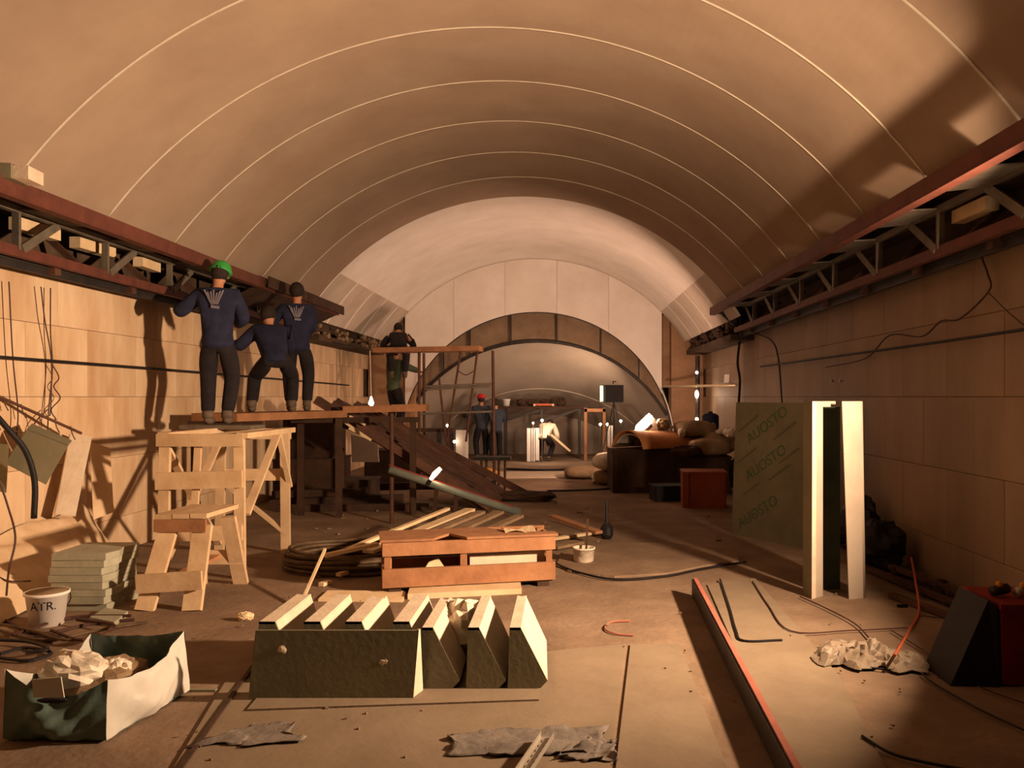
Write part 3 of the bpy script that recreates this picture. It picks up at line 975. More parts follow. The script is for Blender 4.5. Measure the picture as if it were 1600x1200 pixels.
fa, fb = V((-3.60, 9.2, 0)), V((-2.90, 11.2, 0))
dr = (fb - fa).normalized()
nr = V((-dr.y, dr.x, 0))
labs = ['front brown scaffold plank carrying the two farther workers', 'middle scaffold plank under the crouching worker', 'rear scaffold plank against the lit wall under the standing worker']
for k in range(3):
    c = nr * (.11 + .215 * k)
    plank(fa + c + V((0, 0, 1.37)), fb + c + V((0, 0, 1.37)), .205, .09, labs[k])
plank(V((-3.86, 8.55, 1.293)), V((-3.10, 8.45, 1.293)), .30, .04, 'short dark plank under the boots of the worker in green helmet', m_steelG)
plank(P(540, 640, 11.3) + V((0, 0, 0)), P(668, 637, 11.3), .30, .09, 'reddish scaffold plank running on from the workers to the steel pole')
plank(P(612, 634, 11.2), P(652, 633, 11.2), .12, .03, 'thin orange batten lying on the reddish scaffold plank', m_woodR, 'batten', 'batten')
solo('scaffold_pole', MB().tube([P(612, 646, 10.6), F(612, 818)], .028, 8), m_rust, 'vertical steel pole holding up the reddish plank', 'pole')
solo('scaffold_pole', MB().tube([P(536, 700, 12.6), V((P(536, 700, 12.6).x, 12.6, 0))], .022, 8), m_rust, 'short steel pole under the planks beside the dark crates', 'pole')
# trestle holding the far end of the planks
t = thing('plank_support', 'dark timber support under the far end of the scaffold planks', 'trestle', (-3.0, 11.0, 0))
for (x, d) in ((-2.98, 11.05), (-3.55, 11.25), (-2.05, 11.35), (-3.66, 9.35), (-4.2, 9.5)):
    bd(t, 'leg', (x, d, 0), (x, d, 1.318), .08, .06, m_woodD, (0, 1, 0))
bd(t, 'cross_board', (-3.6, 11.0, 1.29), (-1.95, 11.3, 1.29), .06, .07, m_woodD)
bd(t, 'cross_board', (-4.25, 9.45, 1.29), (-3.4, 9.4, 1.29), .06, .07, m_woodD)

# bundle of leaning steel profiles
rl = ['long rusty steel profiles leaning from the planks down to the floor']
places = ['nearest the camera', 'second from the front', 'third from the front', 'fourth from the front', 'fifth from the front', 'sixth from the front', 'seventh from the front', 'eighth from the front',
          'ninth from the front', 'tenth from the front', 'eleventh from the front', 'third from the back', 'second from the back', 'at the very back']
for k in range(14):
    u = k / 13
    a = V((-3.45 + .16 * R.random() + .30 * u, 11.45 + 1.5 * u, 1.52 - .10 * u + .05 * R.random()))
    b = V((-1.35 + .35 * R.random() + .42 * u, 11.7 + 1.6 * u, .05))
    solo('steel_profile', MB().beam(a, b, .10, .11), m_rust, 'rusty steel profile of the leaning bundle, ' + places[k], 'steel profile', 'leaning bundle of rusty profiles')
solo('dark_plank', MB().beam((-3.4, 12.0, 1.30), (-1.3, 12.3, .30), .5, .04), m_woodD, 'broad dark plank beneath the leaning profiles', 'plank')
for k, (p, q) in enumerate([((526, 651), (580, 688)), ((546, 650), (571, 664)), ((545, 669), (579, 687))]):
    a, b = P(p[0], p[1], 11.35), P(q[0], q[1], 11.4)
    solo('bright_lath', MB().beam(a, b, .03, .03), m_woodP, ['longest pale lath on top of the leaning profiles', 'short pale lath uppermost on the leaning profiles', 'pale lath lowest on the leaning profiles'][k], 'lath')

# dark stores under the planks
def crate_box(c, sx, sy, sz, lab, m=m_woodD, rz=0.0, cat='crate', name='storage_crate'):
    t = thing(name, lab, cat, c)
    c = V(c)
    M = Matrix.Rotation(rz, 3, 'Z')
    body = MB().box(c + V((0, 0, sz / 2)), (sx, sy, sz), rz)
    part('body', body, m, t)
    for s in (-1, 1):
        part('batten', MB().box(c + M @ V((s * (sx / 2 - .05), -sy / 2 - .01, sz / 2)), (.07, .02, sz * .98), rz), m, t)
    part('lid', MB().box(c + V((0, 0, sz + .012)), (sx + .03, sy + .03, .024), rz), m, t)
    return t


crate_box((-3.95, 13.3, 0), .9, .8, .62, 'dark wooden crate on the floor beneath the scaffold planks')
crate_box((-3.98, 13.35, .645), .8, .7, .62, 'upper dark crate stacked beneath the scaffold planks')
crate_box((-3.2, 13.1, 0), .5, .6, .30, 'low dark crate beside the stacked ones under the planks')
solo('white_board', MB().prism([P(548, 678, 13.4), P(590, 690, 13.4), P(592, 722, 13.2), P(550, 722, 13.2)], (0, .03, 0)), m_white, 'pale board standing behind the leaning profiles', 'board')
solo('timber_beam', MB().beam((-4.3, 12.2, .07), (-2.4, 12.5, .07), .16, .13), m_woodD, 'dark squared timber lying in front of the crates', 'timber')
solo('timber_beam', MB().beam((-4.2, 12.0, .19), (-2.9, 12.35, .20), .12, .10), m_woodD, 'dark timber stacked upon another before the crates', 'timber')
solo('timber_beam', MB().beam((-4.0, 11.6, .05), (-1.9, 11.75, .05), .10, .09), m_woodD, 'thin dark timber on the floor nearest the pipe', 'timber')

# ---------------------------------------------------------------- pipe with small lamp
t = thing('grey_pipe', 'grey pipe with a painted red glow propped over the floor', 'pipe', (-1.4, 10.6, 0))
pa, pb = P(608, 733, 10.4), V((-.58, 11.0, .07))
part('tube', MB().tube([pa, pb], .055, 12), m_pipe, t, True)
part('red_glow_strip', MB().beam(pa.lerp(pb, .0) + V((0, -.012, .055)), pa.lerp(pb, .95) + V((0, -.012, .055)), .05, .012), m_red, t, label='painted red glow')  # red light on the pipe, painted as a coloured strip
for k in (.35, .5):
    q = pa.lerp(pb, k)
    part('prop', MB().beam(q - V((0, 0, .05)), V((q.x - .05 + .2 * (k - .35), q.y + .1, 0)), .05, .05, (0, 1, 0)), m_woodD, t)
t = thing('tube_lamp', 'small glowing work lamp clipped on the grey pipe', 'lamp', P(680, 752, 10.6))
part('glass', MB().tube([P(673, 749, 10.5), P(679, 741, 10.48), P(688, 732, 10.46)], [.025, .036, .028], 8), e_white, t, True)
part('socket', MB().tube([P(668, 757, 10.52), P(673, 749, 10.5)], .028, 8), m_steelD, t)

# ---------------------------------------------------------------- crate, laths, coil
t = thing('wooden_crate', 'long open wooden crate of ruddy boards behind the wedges', 'crate', (-.76, 7.0, 0))
rz = math.atan2(.33, 1.38)
O = V((-1.46, 6.72, 0))
ux, uy = V((math.cos(rz), math.sin(rz), 0)), V((-math.sin(rz), math.cos(rz), 0))
L_, D_ = 1.43, .45
G = lambda a, b, z: O + ux * a + uy * b + V((0, 0, z))
bd(t, 'front_board', G(0, 0, .13), G(L_, 0, .13), .03, .15, m_woodR)
bd(t, 'front_board', G(0, 0, .365), G(L_, 0, .365), .03, .11, m_woodR)
bd(t, 'back_board', G(0, D_, .13), G(L_, D_, .13), .03, .15, m_woodR)
bd(t, 'back_board', G(0, D_, .37), G(L_, D_, .37), .03, .15, m_woodR)
for a in (0.015, L_ - .015):
    bd(t, 'end_board', G(a, .01, .13), G(a, D_, .13), .03, .15, m_woodR)
    bd(t, 'end_board', G(a, .01, .36), G(a, D_, .36), .03, .11, m_woodR)
    for b in (.03, D_ - .03):
        bd(t, 'corner_post', G(a + (.03 if a < .5 else -.03), b, .05), G(a + (.03 if a < .5 else -.03), b, .43), .05, .05, m_woodR, (0, 1, 0))
bd(t, 'middle_post', G(.66, .03, .05), G(.66, .03, .42), .05, .05, m_woodR, (0, 1, 0))
bd(t, 'bottom_board', G(.02, .22, .05), G(L_ - .02, .22, .05), .42, .02, m_woodD)
for a in (.1, L_ - .1):
    bd(t, 'skid', G(a, 0, .02), G(a, D_, .02), .10, .04, m_woodD)
part('lid_board', MB().prism([G(-.02, -.03, .425), G(.40, -.03, .425), G(.56, .20, .425), G(.68, -.03, .425), G(L_ + .02, -.03, .425), G(L_ + .02, .10, .425), G(1.1, .16, .425), G(.9, D_, .425), G(-.02, D_, .425)], (0, 0, .02)), m_woodR, t)
solo('foam_board', MB().prism([G(.72, .10, .06), G(1.36, .10, .06), G(1.36, .10, .29), G(1.1, .10, .275), G(.72, .10, .265)], uy * .05), m_core, 'pale foam board standing inside the open crate', 'board')
solo('crate_scrap', MB().prism([G(.28, .12, .07), G(.58, .12, .07), G(.46, .13, .25), G(.38, .13, .22)], uy * .03), m_woodP, 'pale wood scrap inside the crate near its corner', 'scrap')
solo('paper_scrap', MB().sheet(lambda u, v: G(1.02 + .28 * u, .1 + .22 * v, .45 + .02 * math.sin(5 * u + 3 * v)), 6, 5, .004), m_woodP, 'crumpled pale paper lying on the crate lid', 'paper')

lb = [((545, 858, 7.35), (700, 795, 9.2), .05), ((575, 862, 7.5), (735, 796, 9.3), .12), ((610, 858, 7.5), (752, 800, 9.1), .10), ((648, 858, 7.6), (780, 800, 9.3), .12), ((690, 860, 7.7), (812, 806, 9.2), .10), ((508, 868, 7.1), (590, 850, 7.4), .06)]
ln = ['narrow pale lath at the edge of the loose lumber behind the crate', 'wide pale board second in the loose lumber behind the crate', 'weathered board in the middle of the loose lumber', 'weathered wide board fourth in the loose lumber',
      'weathered board nearest the shovel in the loose lumber', 'short pale batten across the cable coil']
for i, (a, b, wd) in enumerate(lb):
    pa, pb = P(*a), P(*b)
    solo('loose_board', MB().beam(pa, pb, wd, .03), m_woodP if i in (0, 1, 5) else m_sacking, ln[i], 'board')
solo('lumber_support', MB().beam((-1.5, 8.35, .12), (-.5, 8.55, .12), .2, .24), m_woodD, 'dark timber block holding up the loose lumber', 'timber')

cc = V((-2.0, 7.85, 0))
coil = []
for k in range(9 * 28):
    a = 2 * math.pi * k / 28
    lay = k // 28
    rr = .60 - .028 * (lay % 3) - .006 * math.sin(3 * a + lay) 
    coil.append(cc + V((rr * math.cos(a) * 1.02, rr * .85 * math.sin(a), .03 + .045 * (lay // 3) + .03 * (lay % 3) + .012 * math.sin(2 * a + lay * 1.7))))
coil += [cc + V((.45, -.30, .15)), cc + V((.3, -.2, .1)), cc + V((.0, -.1, .06))]
solo('cable_coil', MB().tube(coil, .021, 6), m_coil, 'big coil of brown hose on the floor beside the crate', 'hose coil', smooth=True)
for i, (px, py) in enumerate([(535, 905), (552, 880), (508, 915), (505, 900)]):
    c = F(px, py)
    solo('wood_chip', MB().box(c + V((0, 0, .05 if i < 2 else .02)), (.12, .05, .03), rz=R.uniform(0, 3)), m_woodP, ['pale wood chip within the hose coil, nearest the crate', 'pale wood chip at the middle of the hose coil', 'tiny wood chip under the coil rim', 'tiny wood chip inside the coil rim'][i], 'wood chip')

# shovel, tub and boards to the side of the crate
t = thing('plaster_tub', 'small round plaster tub with pale rim and a stick in it', 'tub', F(912, 880))
c = F(912, 880)
part('tub_wall', MB().lathe([(.06, 0), (.095, .03), (.105, .14), (.112, .14), (.112, .155), (.098, .155), (.09, .03)], c, 18), m_sack, t, True)
part('stick', MB().beam(c + V((.02, 0, .05)), c + V((.04, .05, .42)), .02, .02, (0, 1, 0)), m_woodD, t)
solo('reddish_board', MB().beam(P(862, 806, 9.6), P(936, 832, 8.9), .10, .03), m_woodR, 'reddish board leaning over the tub', 'board')
solo('pale_batten', MB().beam(F(862, 842, .03), F(945, 830, .03), .07, .03), m_woodP, 'pale batten pointing at the standing brush', 'batten')
solo('pale_batten', MB().beam(F(864, 855, .035), F(905, 847, .035), .14, .03), m_sacking, 'short grey board between crate and tub', 'board')
t = thing('brush', 'dark brush standing upright on the floor', 'brush', F(948, 842))
c = F(948, 842)
part('handle', MB().tube([c + V((0, 0, .15)), c + V((0, .02, .42))], .018, 7), m_black, t)
part('bristles', MB().lathe([(.05, 0), (.075, .05), (.07, .13), (.03, .18)], c, 12), m_black, t)
# ragged floor covering
poly = [F(868, 886), F(905, 897), F(960, 903), F(1040, 898), F(1100, 886), F(1155, 879), F(1150, 862), F(1040, 850), F(930, 852), F(880, 865)]
solo('floor_covering', MB().prism(poly, (0, 0, .018)), m_floor, 'ragged floor covering with a dark curled edge beside the crate', 'covering')
solo('black_cable', MB().tube(curve_pts([F(865, 879, .02), F(900, 893, .02), F(960, 905, .02), F(1040, 900, .02), F(1100, 888, .025), F(1165, 878, .02)]), .010, 6), m_black, 'black cord following the edge of the floor covering', 'cord')
solo('black_cable', MB().tube(curve_pts([F(855, 767, .02), F(930, 765, .02), F(985, 760, .02)]), .015, 6), m_black, 'black cord on the dim floor before the sacks', 'cord')
solo('black_cable', MB().tube(curve_pts([F(790, 733, .02), F(860, 735, .02), F(905, 731, .02)]), .03, 6), m_black, 'black cord across the brightly lit far floor', 'cord')
solo('dark_clutter', crumple(MB(), (-.62, 12.8, .07), (.5, .22, .08), 23), m_woodD, 'low heap of dark scraps on the floor under the stool', 'scrap heap')

# ---------------------------------------------------------------- tall white casings and green sheet
t = thing('tall_casing', 'tall white plasterboard casing with dark green inner face standing on the floor', 'plasterboard casing', F(1290, 937))
d = 6.58
XP = lambda px: (px - 880) * d / FPX
zt = CAMH - 7 * d / FPX
b0, b1, b2 = XP(1268), XP(1292), XP(1314)
part('front_board', MB().hexa([(b0, d, 0), (b1, d + .10, 0), (b1, d + .112, 0), (b0, d + .012, 0)], [(b0 + .005, d, zt), (b1 - .0, d + .10, zt), (b1, d + .112, zt), (b0 + .005, d + .012, zt)]), m_casing, t)
part('edge_board', MB().hexa([(b0 + .001, d - .004, 0), (b0 + .045, d + .036, 0), (b0 + .045, d + .048, 0), (b0 + .001, d + .008, 0)], [(b0 + .006, d - .004, zt), (b0 + .05, d + .036, zt), (b0 + .05, d + .048, zt), (b0 + .006, d + .008, zt)]), m_core, t)
part('cap_board', MB().hexa([(b1 - .01, d + .09, zt - .045), (b2 + .01, d + .16, zt - .045), (b2 + .01, d + .20, zt - .045), (b1 - .01, d + .13, zt - .045)], [(b1 - .01, d + .09, zt), (b2 + .01, d + .16, zt), (b2 + .01, d + .20, zt), (b1 - .01, d + .13, zt)]), m_casing, t)
part('inner_board', MB().box(((b1 + b2) / 2 + .03, d + .34, zt / 2 - .02), (.26, .014, zt - .04)), m_greenD, t)
part('outer_board', MB().hexa([(b0, d + .014, 0), (b0 + .014, d + .014, 0), (b0 + .02, d + .26, 0), (b0 + .006, d + .26, 0)], [(b0 + .005, d + .014, zt), (b0 + .019, d + .014, zt), (b0 + .025, d + .26, zt), (b0 + .011, d + .26, zt)]), m_green, t)
t = thing('tall_casing', 'second tall white plasterboard casing, tilted, standing next to the dark gap', 'plasterboard casing', F(1340, 937))
c0b, c1b = XP(1326), XP(1355)
c0t, c1t = XP(1315), XP(1350)
part('front_board', MB().hexa([(c0b, d - .01, 0), (c1b - .02, d + .03, 0), (c1b - .02, d + .042, 0), (c0b, d + .002, 0)], [(c0t, d - .01, zt), (c1t - .02, d + .03, zt), (c1t - .02, d + .042, zt), (c0t, d + .002, zt)]), m_casing, t)
part('rounded_edge', MB().tube([(c1b - .022, d + .062, 0), (c1t - .022, d + .062, zt)], .032, 12), m_casing, t, True)
part('side_board', MB().hexa([(c1b - .01, d + .08, 0), (c1b + .004, d + .08, 0), (c1b + .03, d + .42, 0), (c1b + .016, d + .42, 0)], [(c1t - .01, d + .08, zt), (c1t + .004, d + .08, zt), (c1t + .03, d + .42, zt), (c1t + .016, d + .42, zt)]), m_greenD, t)

t = thing('green_sheet', 'green plasterboard sheet with diagonal printing standing behind the tall white casing', 'plasterboard', F(1143, 834))
ga = F(1143, 834)
gdir = V((.5, -.866, 0))
gb = ga + gdir * 1.25
gt = 1.535
lean = V((.06, .03, 0))
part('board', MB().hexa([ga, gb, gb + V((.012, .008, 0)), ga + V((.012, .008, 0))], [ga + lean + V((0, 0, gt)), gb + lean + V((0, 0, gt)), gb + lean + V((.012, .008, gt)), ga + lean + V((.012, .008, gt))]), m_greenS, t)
me0 = text_mesh('AUOSTO', .17, .0008)
nrm = gdir.cross(V((0, 0, 1)))
if nrm.y > 0: nrm = -nrm
for i, (u, zz) in enumerate([(.52, 1.28), (.52, .86), (.42, .30)]):
    me = me0.copy()
    me.materials.clear()
    me.materials.append(m_print)
    a = .55
    for v in me.vertices:
        x, y, ze = v.co.x, v.co.y, v.co.z
        xr, yr = x * math.cos(a) - y * math.sin(a), x * math.sin(a) + y * math.cos(a)
        zp = zz + yr
        v.co = ga + gdir * (u + xr) + lean * (zp / gt) + V((0, 0, zp)) + nrm * (.003 + ze)
    part('printed_word', me, None, t, label='green printed word slanting upwards')
for i, (u, zz, L) in enumerate([(.2, 1.28, .42), (.75, 1.20, .5), (.2, .92, .4), (.7, .75, .45), (.25, .2, .35), (.85, .95, .4), (.3, .55, .3)]):
    a = .55
    p0 = ga + gdir * (u - L / 2 * math.cos(a)) + lean * (zz / gt) + V((0, 0, zz - L / 2 * math.sin(a))) + nrm * .003
    p1 = ga + gdir * min(1.15, u + L / 2 * math.cos(a)) + lean * (zz / gt) + V((0, 0, zz + L / 2 * math.sin(a))) + nrm * .003
    part('printed_line', MB().beam(p0, p1, .022, .001, nrm), m_lineprint, t)

# ---------------------------------------------------------------- right-hand floor: film, cords, red box
RF = random.Random(4)
FH = {}


def film(u, v):
    ed = 1 + .25 * math.sin(7 * u + 1) + .2 * math.sin(17 * u)
    ed2 = .45 + .55 * math.sin(math.pi * min(1, u * 1.15)) ** .7
    p = F(1278, 1020).lerp(F(1452, 1044), u) + (F(1330, 998) - F(1300, 1036)) * (v - .5) * ed * ed2
    k = (math.sin(math.pi * u) * math.sin(math.pi * v)) ** .5 if 0 < u < 1 and 0 < v < 1 else 0
    z = .02 + k * (.05 * abs(math.sin(6.5 * u + 2.2 * v)) * abs(math.sin(3.1 * v + 4 * u)) + RF.uniform(0, .05))
    return V((p.x + RF.uniform(-.012, .012), p.y + RF.uniform(-.02, .02), z))


solo('plastic_film', MB().sheet(film, 26, 12, .003), m_plastic, 'crumpled translucent plastic film lying on the dim floor', 'plastic film')
fc = [([(1125, 905), (1140, 950), (1150, 985), (1162, 1001), (1222, 1000)], .013, 'dark bent strip hooked on the floor sheet', m_black),
      ([(1176, 908), (1200, 945), (1236, 986), (1330, 985), (1418, 981)], .008, 'thin dark cord with a long straight end beneath the white casing', m_wire),
      ([(1250, 932), (1290, 950), (1335, 974), (1362, 1001)], .009, 'wavy dark cord running from the white casing to the plastic film', m_wire),
      ([(1393, 985), (1440, 1014), (1475, 1036), (1530, 1038)], .008, 'dark cord ending at the red box', m_wire),
      ([(1440, 1052), (1460, 1068), (1530, 1108), (1620, 1150)], .010, 'black cord running from the plastic film to the frame edge', m_black),
      ([(1347, 1150), (1390, 1176), (1440, 1190), (1520, 1205)], .012, 'black cord nearest the camera on the dim floor', m_black),
      ([(1280, 1022), (1340, 1040), (1405, 1048)], .010, 'dark cord along the front of the plastic film', m_black),
      ([(1440, 962), (1500, 970), (1545, 985)], .007, 'thin cord by the rubble at the shadowed wall', m_wire),
      ([(1528, 1072), (1560, 1085), (1620, 1105)], .008, 'short cord in front of the red box', m_wire)]
for ps, r, lab, m in fc:
    solo('power_cable', MB().tube(curve_pts([F(a, b, .020) for a, b in ps]), r * .62, 6), m, lab, 'cord')
solo('orange_cable', MB().tube(curve_pts([P(1424, 872, 7.0), P(1430, 905, 6.6), F(1436, 955, .02), F(1418, 990, .02), F(1398, 1024, .11)]), .009, 6), m_orange, 'orange cord hanging from the wall foot to the plastic film', 'cord')
solo('small_stick', MB().beam(F(1402, 949) + V((0, 0, .012)), F(1418, 949) + V((0, 0, .012)), .02, .02), m_black, 'tiny black stick on the floor beside the tilted casing', 'stick')

t = thing('red_box', 'red metal tool box at the frame edge', 'tool box', (2.7, 4.75, 0))
bxc = V((2.645, 4.80, 0))
part('body', MB().box(bxc + V((0, 0, .22)), (.45, .42, .42), rz=0), m_red, t)
part('lid', MB().box(bxc + V((0, 0, .44)), (.47, .44, .03), rz=0), m_red, t)
part('foot_frame', MB().box(bxc + V((0, 0, .008)), (.42, .38, .016), rz=0), m_steelD, t)
solo('black_sack', MB().prism([V((2.14, 4.60, .0)), V((2.40, 4.58, 0)), V((2.395, 4.60, .45)), V((2.36, 4.62, .47))], V((0, .34, 0))), m_black, 'black slanting sack leaning on the red tool box', 'sack')
for i, (x, y, m, lab) in enumerate([(2.50, 4.75, m_steelD, 'dark grinder body on the red tool box'), (2.62, 4.72, m_brass, 'small pale tin on the red tool box')]):
    t = thing('hand_tool', lab, 'tool', (x, y, .455))
    part('body', MB().tube([(x - .05, y, .49), (x + .05, y + .03, .50)], .03, 9), m, t, True)
    part('knob', MB().ball((x - .01, y, .53), .02, 8, 6), m_yellow, t, True)
# wall-foot rubble on shadowed side
q = MB()
for k in range(90):
    y = R.uniform(4.9, 9.5)
    q.ball((XR - R.uniform(.08, .38), y, .02 + R.uniform(0, .03)), (R.uniform(.02, .06), R.uniform(.04, .10), R.uniform(.015, .04)), 6, 4, noise=.3)
tag(part('rubble', q, m_woodD), 'brown rubble strewn along the foot of the shadowed wall', 'debris', kind='stuff')
for i, (a, b) in enumerate([((2.75, 7.6, .05), (3.08, 5.2, .05)), ((2.9, 8.2, .06), (3.1, 6.4, .07)), ((2.6, 6.6, .03), (2.95, 5.3, .03))]):
    solo('steel_bar', MB().beam(a, b, .05, .04), m_rust, ['rusty bar lying longest along the shadowed wall foot', 'rusty bar close against the shadowed wall', 'thin rusty bar nearest the orange cord'][i], 'bar')
solo('dark_sack', crumple(MB(), (2.95, 7.75, .22), (.22, .25, .22), 31), m_black, 'dark sack slumped at the shadowed wall behind the tilted casing', 'sack')
solo('dark_sack', crumple(MB(), (3.0, 8.4, .30), (.18, .25, .30), 33), m_black, 'taller dark sack at the shadowed wall', 'sack')
for i, px in enumerate((1303, 1317)):
    c = wallx(px, 595, 1, .02)
    solo('wall_pin', MB().lathe([(.012, 0), (.012, .03), (.02, .03), (.02, .04)], c, 8, (-1, 0, 0)), m_brass, ['shiny pin in the shadowed wall, first above the white casing', 'shiny pin in the shadowed wall, second above the tilted casing'][i], 'pin')

# floodlight that lights the near hall (just outside the frame)
t = thing('floodlight', 'yellow halogen floodlight on a tripod beside the shadowed wall', 'floodlight', (FLOOD.x, FLOOD.y, 0))
bk_ = FLOOD - FLOOD_DIR * .10
ax = FLOOD_DIR
part('housing', MB().lathe([(.06, -.10), (.12, -.06), (.14, -.01), (.145, -.01), (.145, .0), (.12, .0)], FLOOD - ax * .03, 4, ax), m_yellow, t)
part('lens', MB().lathe([(.11, 0), (.11, .006)], FLOOD - ax * .028, 20, ax), e_white, t)
up_ = V((-0.45, 0.1, 1.0)).normalized()
part('spill_housing', MB().lathe([(.05, -.09), (.09, -.05), (.10, 0), (.085, 0), (.08, -.02)], FLOOD + V((.02, -.1, .2)) - up_ * .03, 4, up_), m_yellow, t)  # second head added to hold the upward spill light
part('post', MB().tube([FLOOD - ax * .10 + V((0, 0, -.05)), (bk_.x, bk_.y, .6)], .018, 8), m_steelD, t)
for k in range(3):
    a = 2.1 * k + .3
    part('leg', MB().tube([(bk_.x, bk_.y, .75), (bk_.x + .20 * math.cos(a) , bk_.y + .20 * math.sin(a), 0.01)], .012, 6), m_steelD, t)

# ---------------------------------------------------------------- sacks, roll and boxes in the middle distance
def sack(c, rad, lab, m=m_sacking, rz=0.0, seed=1):
    t = thing('filled_sack', lab, 'sack', c)
    c = V(c)
    r = random.Random(seed)
    mb = MB()
    n, k_ = 14, 9
    vs, fs = [], []
    cr, sr = math.cos(rz), math.sin(rz)
    for i in range(k_ + 1):
        tt = math.pi * i / k_
        for k in range(n):
            a = 2 * math.pi * k / n
            f = lambda q: math.copysign(abs(q) ** .65, q)
            x, y, z = rad[0] * math.sin(tt) ** .8 * f(math.cos(a)), rad[1] * math.sin(tt) ** .8 * f(math.sin(a)), rad[2] * f(math.cos(tt))
            j = 1 + r.uniform(-.07, .07)
            vs.append(c + V((x * cr - y * sr, x * sr + y * cr, rad[2] + z)) * 1.0 if False else c + V(((x * cr - y * sr) * j, (x * sr + y * cr) * j, rad[2] + z)))
    for i in range(k_):
        for k in range(n):
            a, b = i * n + k, i * n + (k + 1) % n
            fs.append((a, a + n, b + n, b))
    mb.add(vs, fs)
    part('body', mb, m, t, True)
    e = V((cr, sr, 0))
    part('tied_end', MB().tube([c + e * rad[0] * .9 + V((0, 0, rad[2])), c + e * rad[0] * 1.2 + V((0, 0, rad[2] * 1.15))], [.05, .09], 8), m, t, True)
    return t


sack((.45, 16.3, 0), (.45, .3, .13), 'flat dusty sack on the floor at the edge of the lit area', seed=2)
sack((.95, 15.2, 0), (.40, .3, .14), 'dusty sack beside the flat one, nearer the box pile', seed=3)
sack((.85, 15.0, .28), (.30, .28, .16), 'pale dusty sack on top at the box pile corner', m_sack, .5, 4)
crate_box((1.35, 14.3, 0), 1.1, .9, .70, 'large dark crate beneath the cardboard roll', m_woodD, .05)
crate_box((2.35, 14.2, 0), .9, .8, .58, 'dark crate under the pile of sacks', m_woodD, -.04)
crate_box((2.05, 12.2, 0), .62, .5, .50, 'reddish brown carton on the floor near the green sheet', m_cardD, -.08, 'carton', 'carton')
crate_box((1.62, 12.9, 0), .5, .4, .22, 'low black case on the floor beside the reddish carton', m_black, .1, 'case', 'tool_case')
# arched cardboard roll on the crate
def roll(u, v):
    a = math.pi * (.02 + .96 * v)
    lx, ly = 1.35 * u, -.40 * math.cos(a) * (1 + .1 * u)
    c_, s_ = math.cos(.62), math.sin(.62)
    return V((1.06 + lx * c_ - ly * s_, 13.85 + lx * s_ + ly * c_, .735 + .31 * math.sin(a) * (1 - .18 * u)))


t = thing('cardboard_roll', 'arched tan cardboard sheet lying over the dark crate', 'cardboard', (1.4, 14.1, .73))
part('arched_sheet', MB().sheet(roll, 14, 18, .015), m_card, t, True)
part('inner_liner', MB().sheet(lambda u, v: roll(.04 + u * .3, .1 + .8 * v) - V((0, 0, .06)), 6, 12, .01), m_sack, t, True)
sack((2.05, 14.6, .61), (.36, .3, .16), 'grey sack on the crate behind the cardboard roll', seed=7)
sack((2.45, 14.0, .61), (.36, .3, .15), 'brown sack on the crate pile facing the camera', seed=8)
sack((2.65, 14.35, .60), (.30, .34, .22), 'upright brown sack against the shadowed wall', seed=9)
sack((2.25, 14.35, .90), (.34, .28, .15), 'topmost dusty sack of the pile', m_sacking, .4, 10)
solo('crumpled_paper', crumple(MB(), (2.0, 14.05, 1.0), (.07, .07, .07), 41), m_sack, 'white crumpled paper stuck between sack and cardboard roll', 'paper')
solo('crumpled_paper', crumple(MB(), (2.72, 14.0, 1.02), (.16, .08, .05), 42), m_sack, 'pale crumpled paper on the upright brown sack', 'paper')
solo('blue_canister', MB().lathe([(.13, 0), (.15, .03), (.15, .24), (.10, .28), (.04, .29), (.04, .32)], (2.62, 14.8, 1.02), 14), m_navy, 'dark blue canister behind the sack pile', 'canister', smooth=True)
solo('timber_beam', MB().beam((2.3, 14.75, .98), (3.05, 14.95, 1.0), .08, .06), m_woodR, 'reddish timber lying behind the sack pile', 'timber')

for i, (c, r_, m, lab) in enumerate([((1.55, 14.9, .74), (.16, .14, .16), m_sacking, 'dusty cloth bundle behind the cardboard roll'), ((2.95, 13.75, .06), (.20, .3, .30), m_black, 'black refuse sack on the floor beside the crates at the shadowed wall'),
                                   ((2.05, 13.72, .60), (.26, .10, .10), m_woodD, 'dark rag hanging over the crate edge'), ((2.75, 13.8, .93), (.10, .10, .08), m_sack, 'small pale wad on the brown sacks'),
                                   ((1.72, 14.35, 1.02), (.12, .12, .10), m_sacking, 'dusty lump atop the cardboard roll end'), ((.62, 15.4, .0), (.10, .12, .10), m_sack, 'pale wad on the floor before the dusty sacks')]):
    crc = (c[0], c[1], c[2] + r_[2])
    solo('cloth_bundle', crumple(MB(), crc, r_, 80 + i), m, lab, 'cloth bundle')

# far flood lamp seen as bright white block
t = thing('flood_lamp', 'glaring white halogen lamp head tilted on the sacks', 'lamp', (1.42, 14.3, 1.05))
c = P(1010, 663, 14.4)
ax = V((-.45, -.25, .62)).normalized()
tb = MB()
p0, p1, p2, p3 = P(994, 668, 14.2), P(1016, 647, 14.2), P(1029, 657, 14.3), P(1028, 682, 14.4)
part('lit_face', MB().prism([P(992, 674, 14.2), P(994, 665, 14.2), P(1014, 646, 14.2), P(1019, 652, 14.2), P(1001, 676, 14.2)], (0, .03, 0)), e_warm, t)
part('reflector', MB().prism([P(1014, 646, 14.23), P(1024, 655, 14.23), P(1029, 674, 14.23), P(1022, 684, 14.23), P(1014, 674, 14.23), P(1004, 676, 14.23)], (0, .12, 0)), m_white, t)
part('bulb_holder', MB().prism([P(1006, 672, 14.2), P(1018, 662, 14.2), P(1020, 667, 14.2), P(1008, 678, 14.2)], (0, .02, 0)), m_steelD, t)
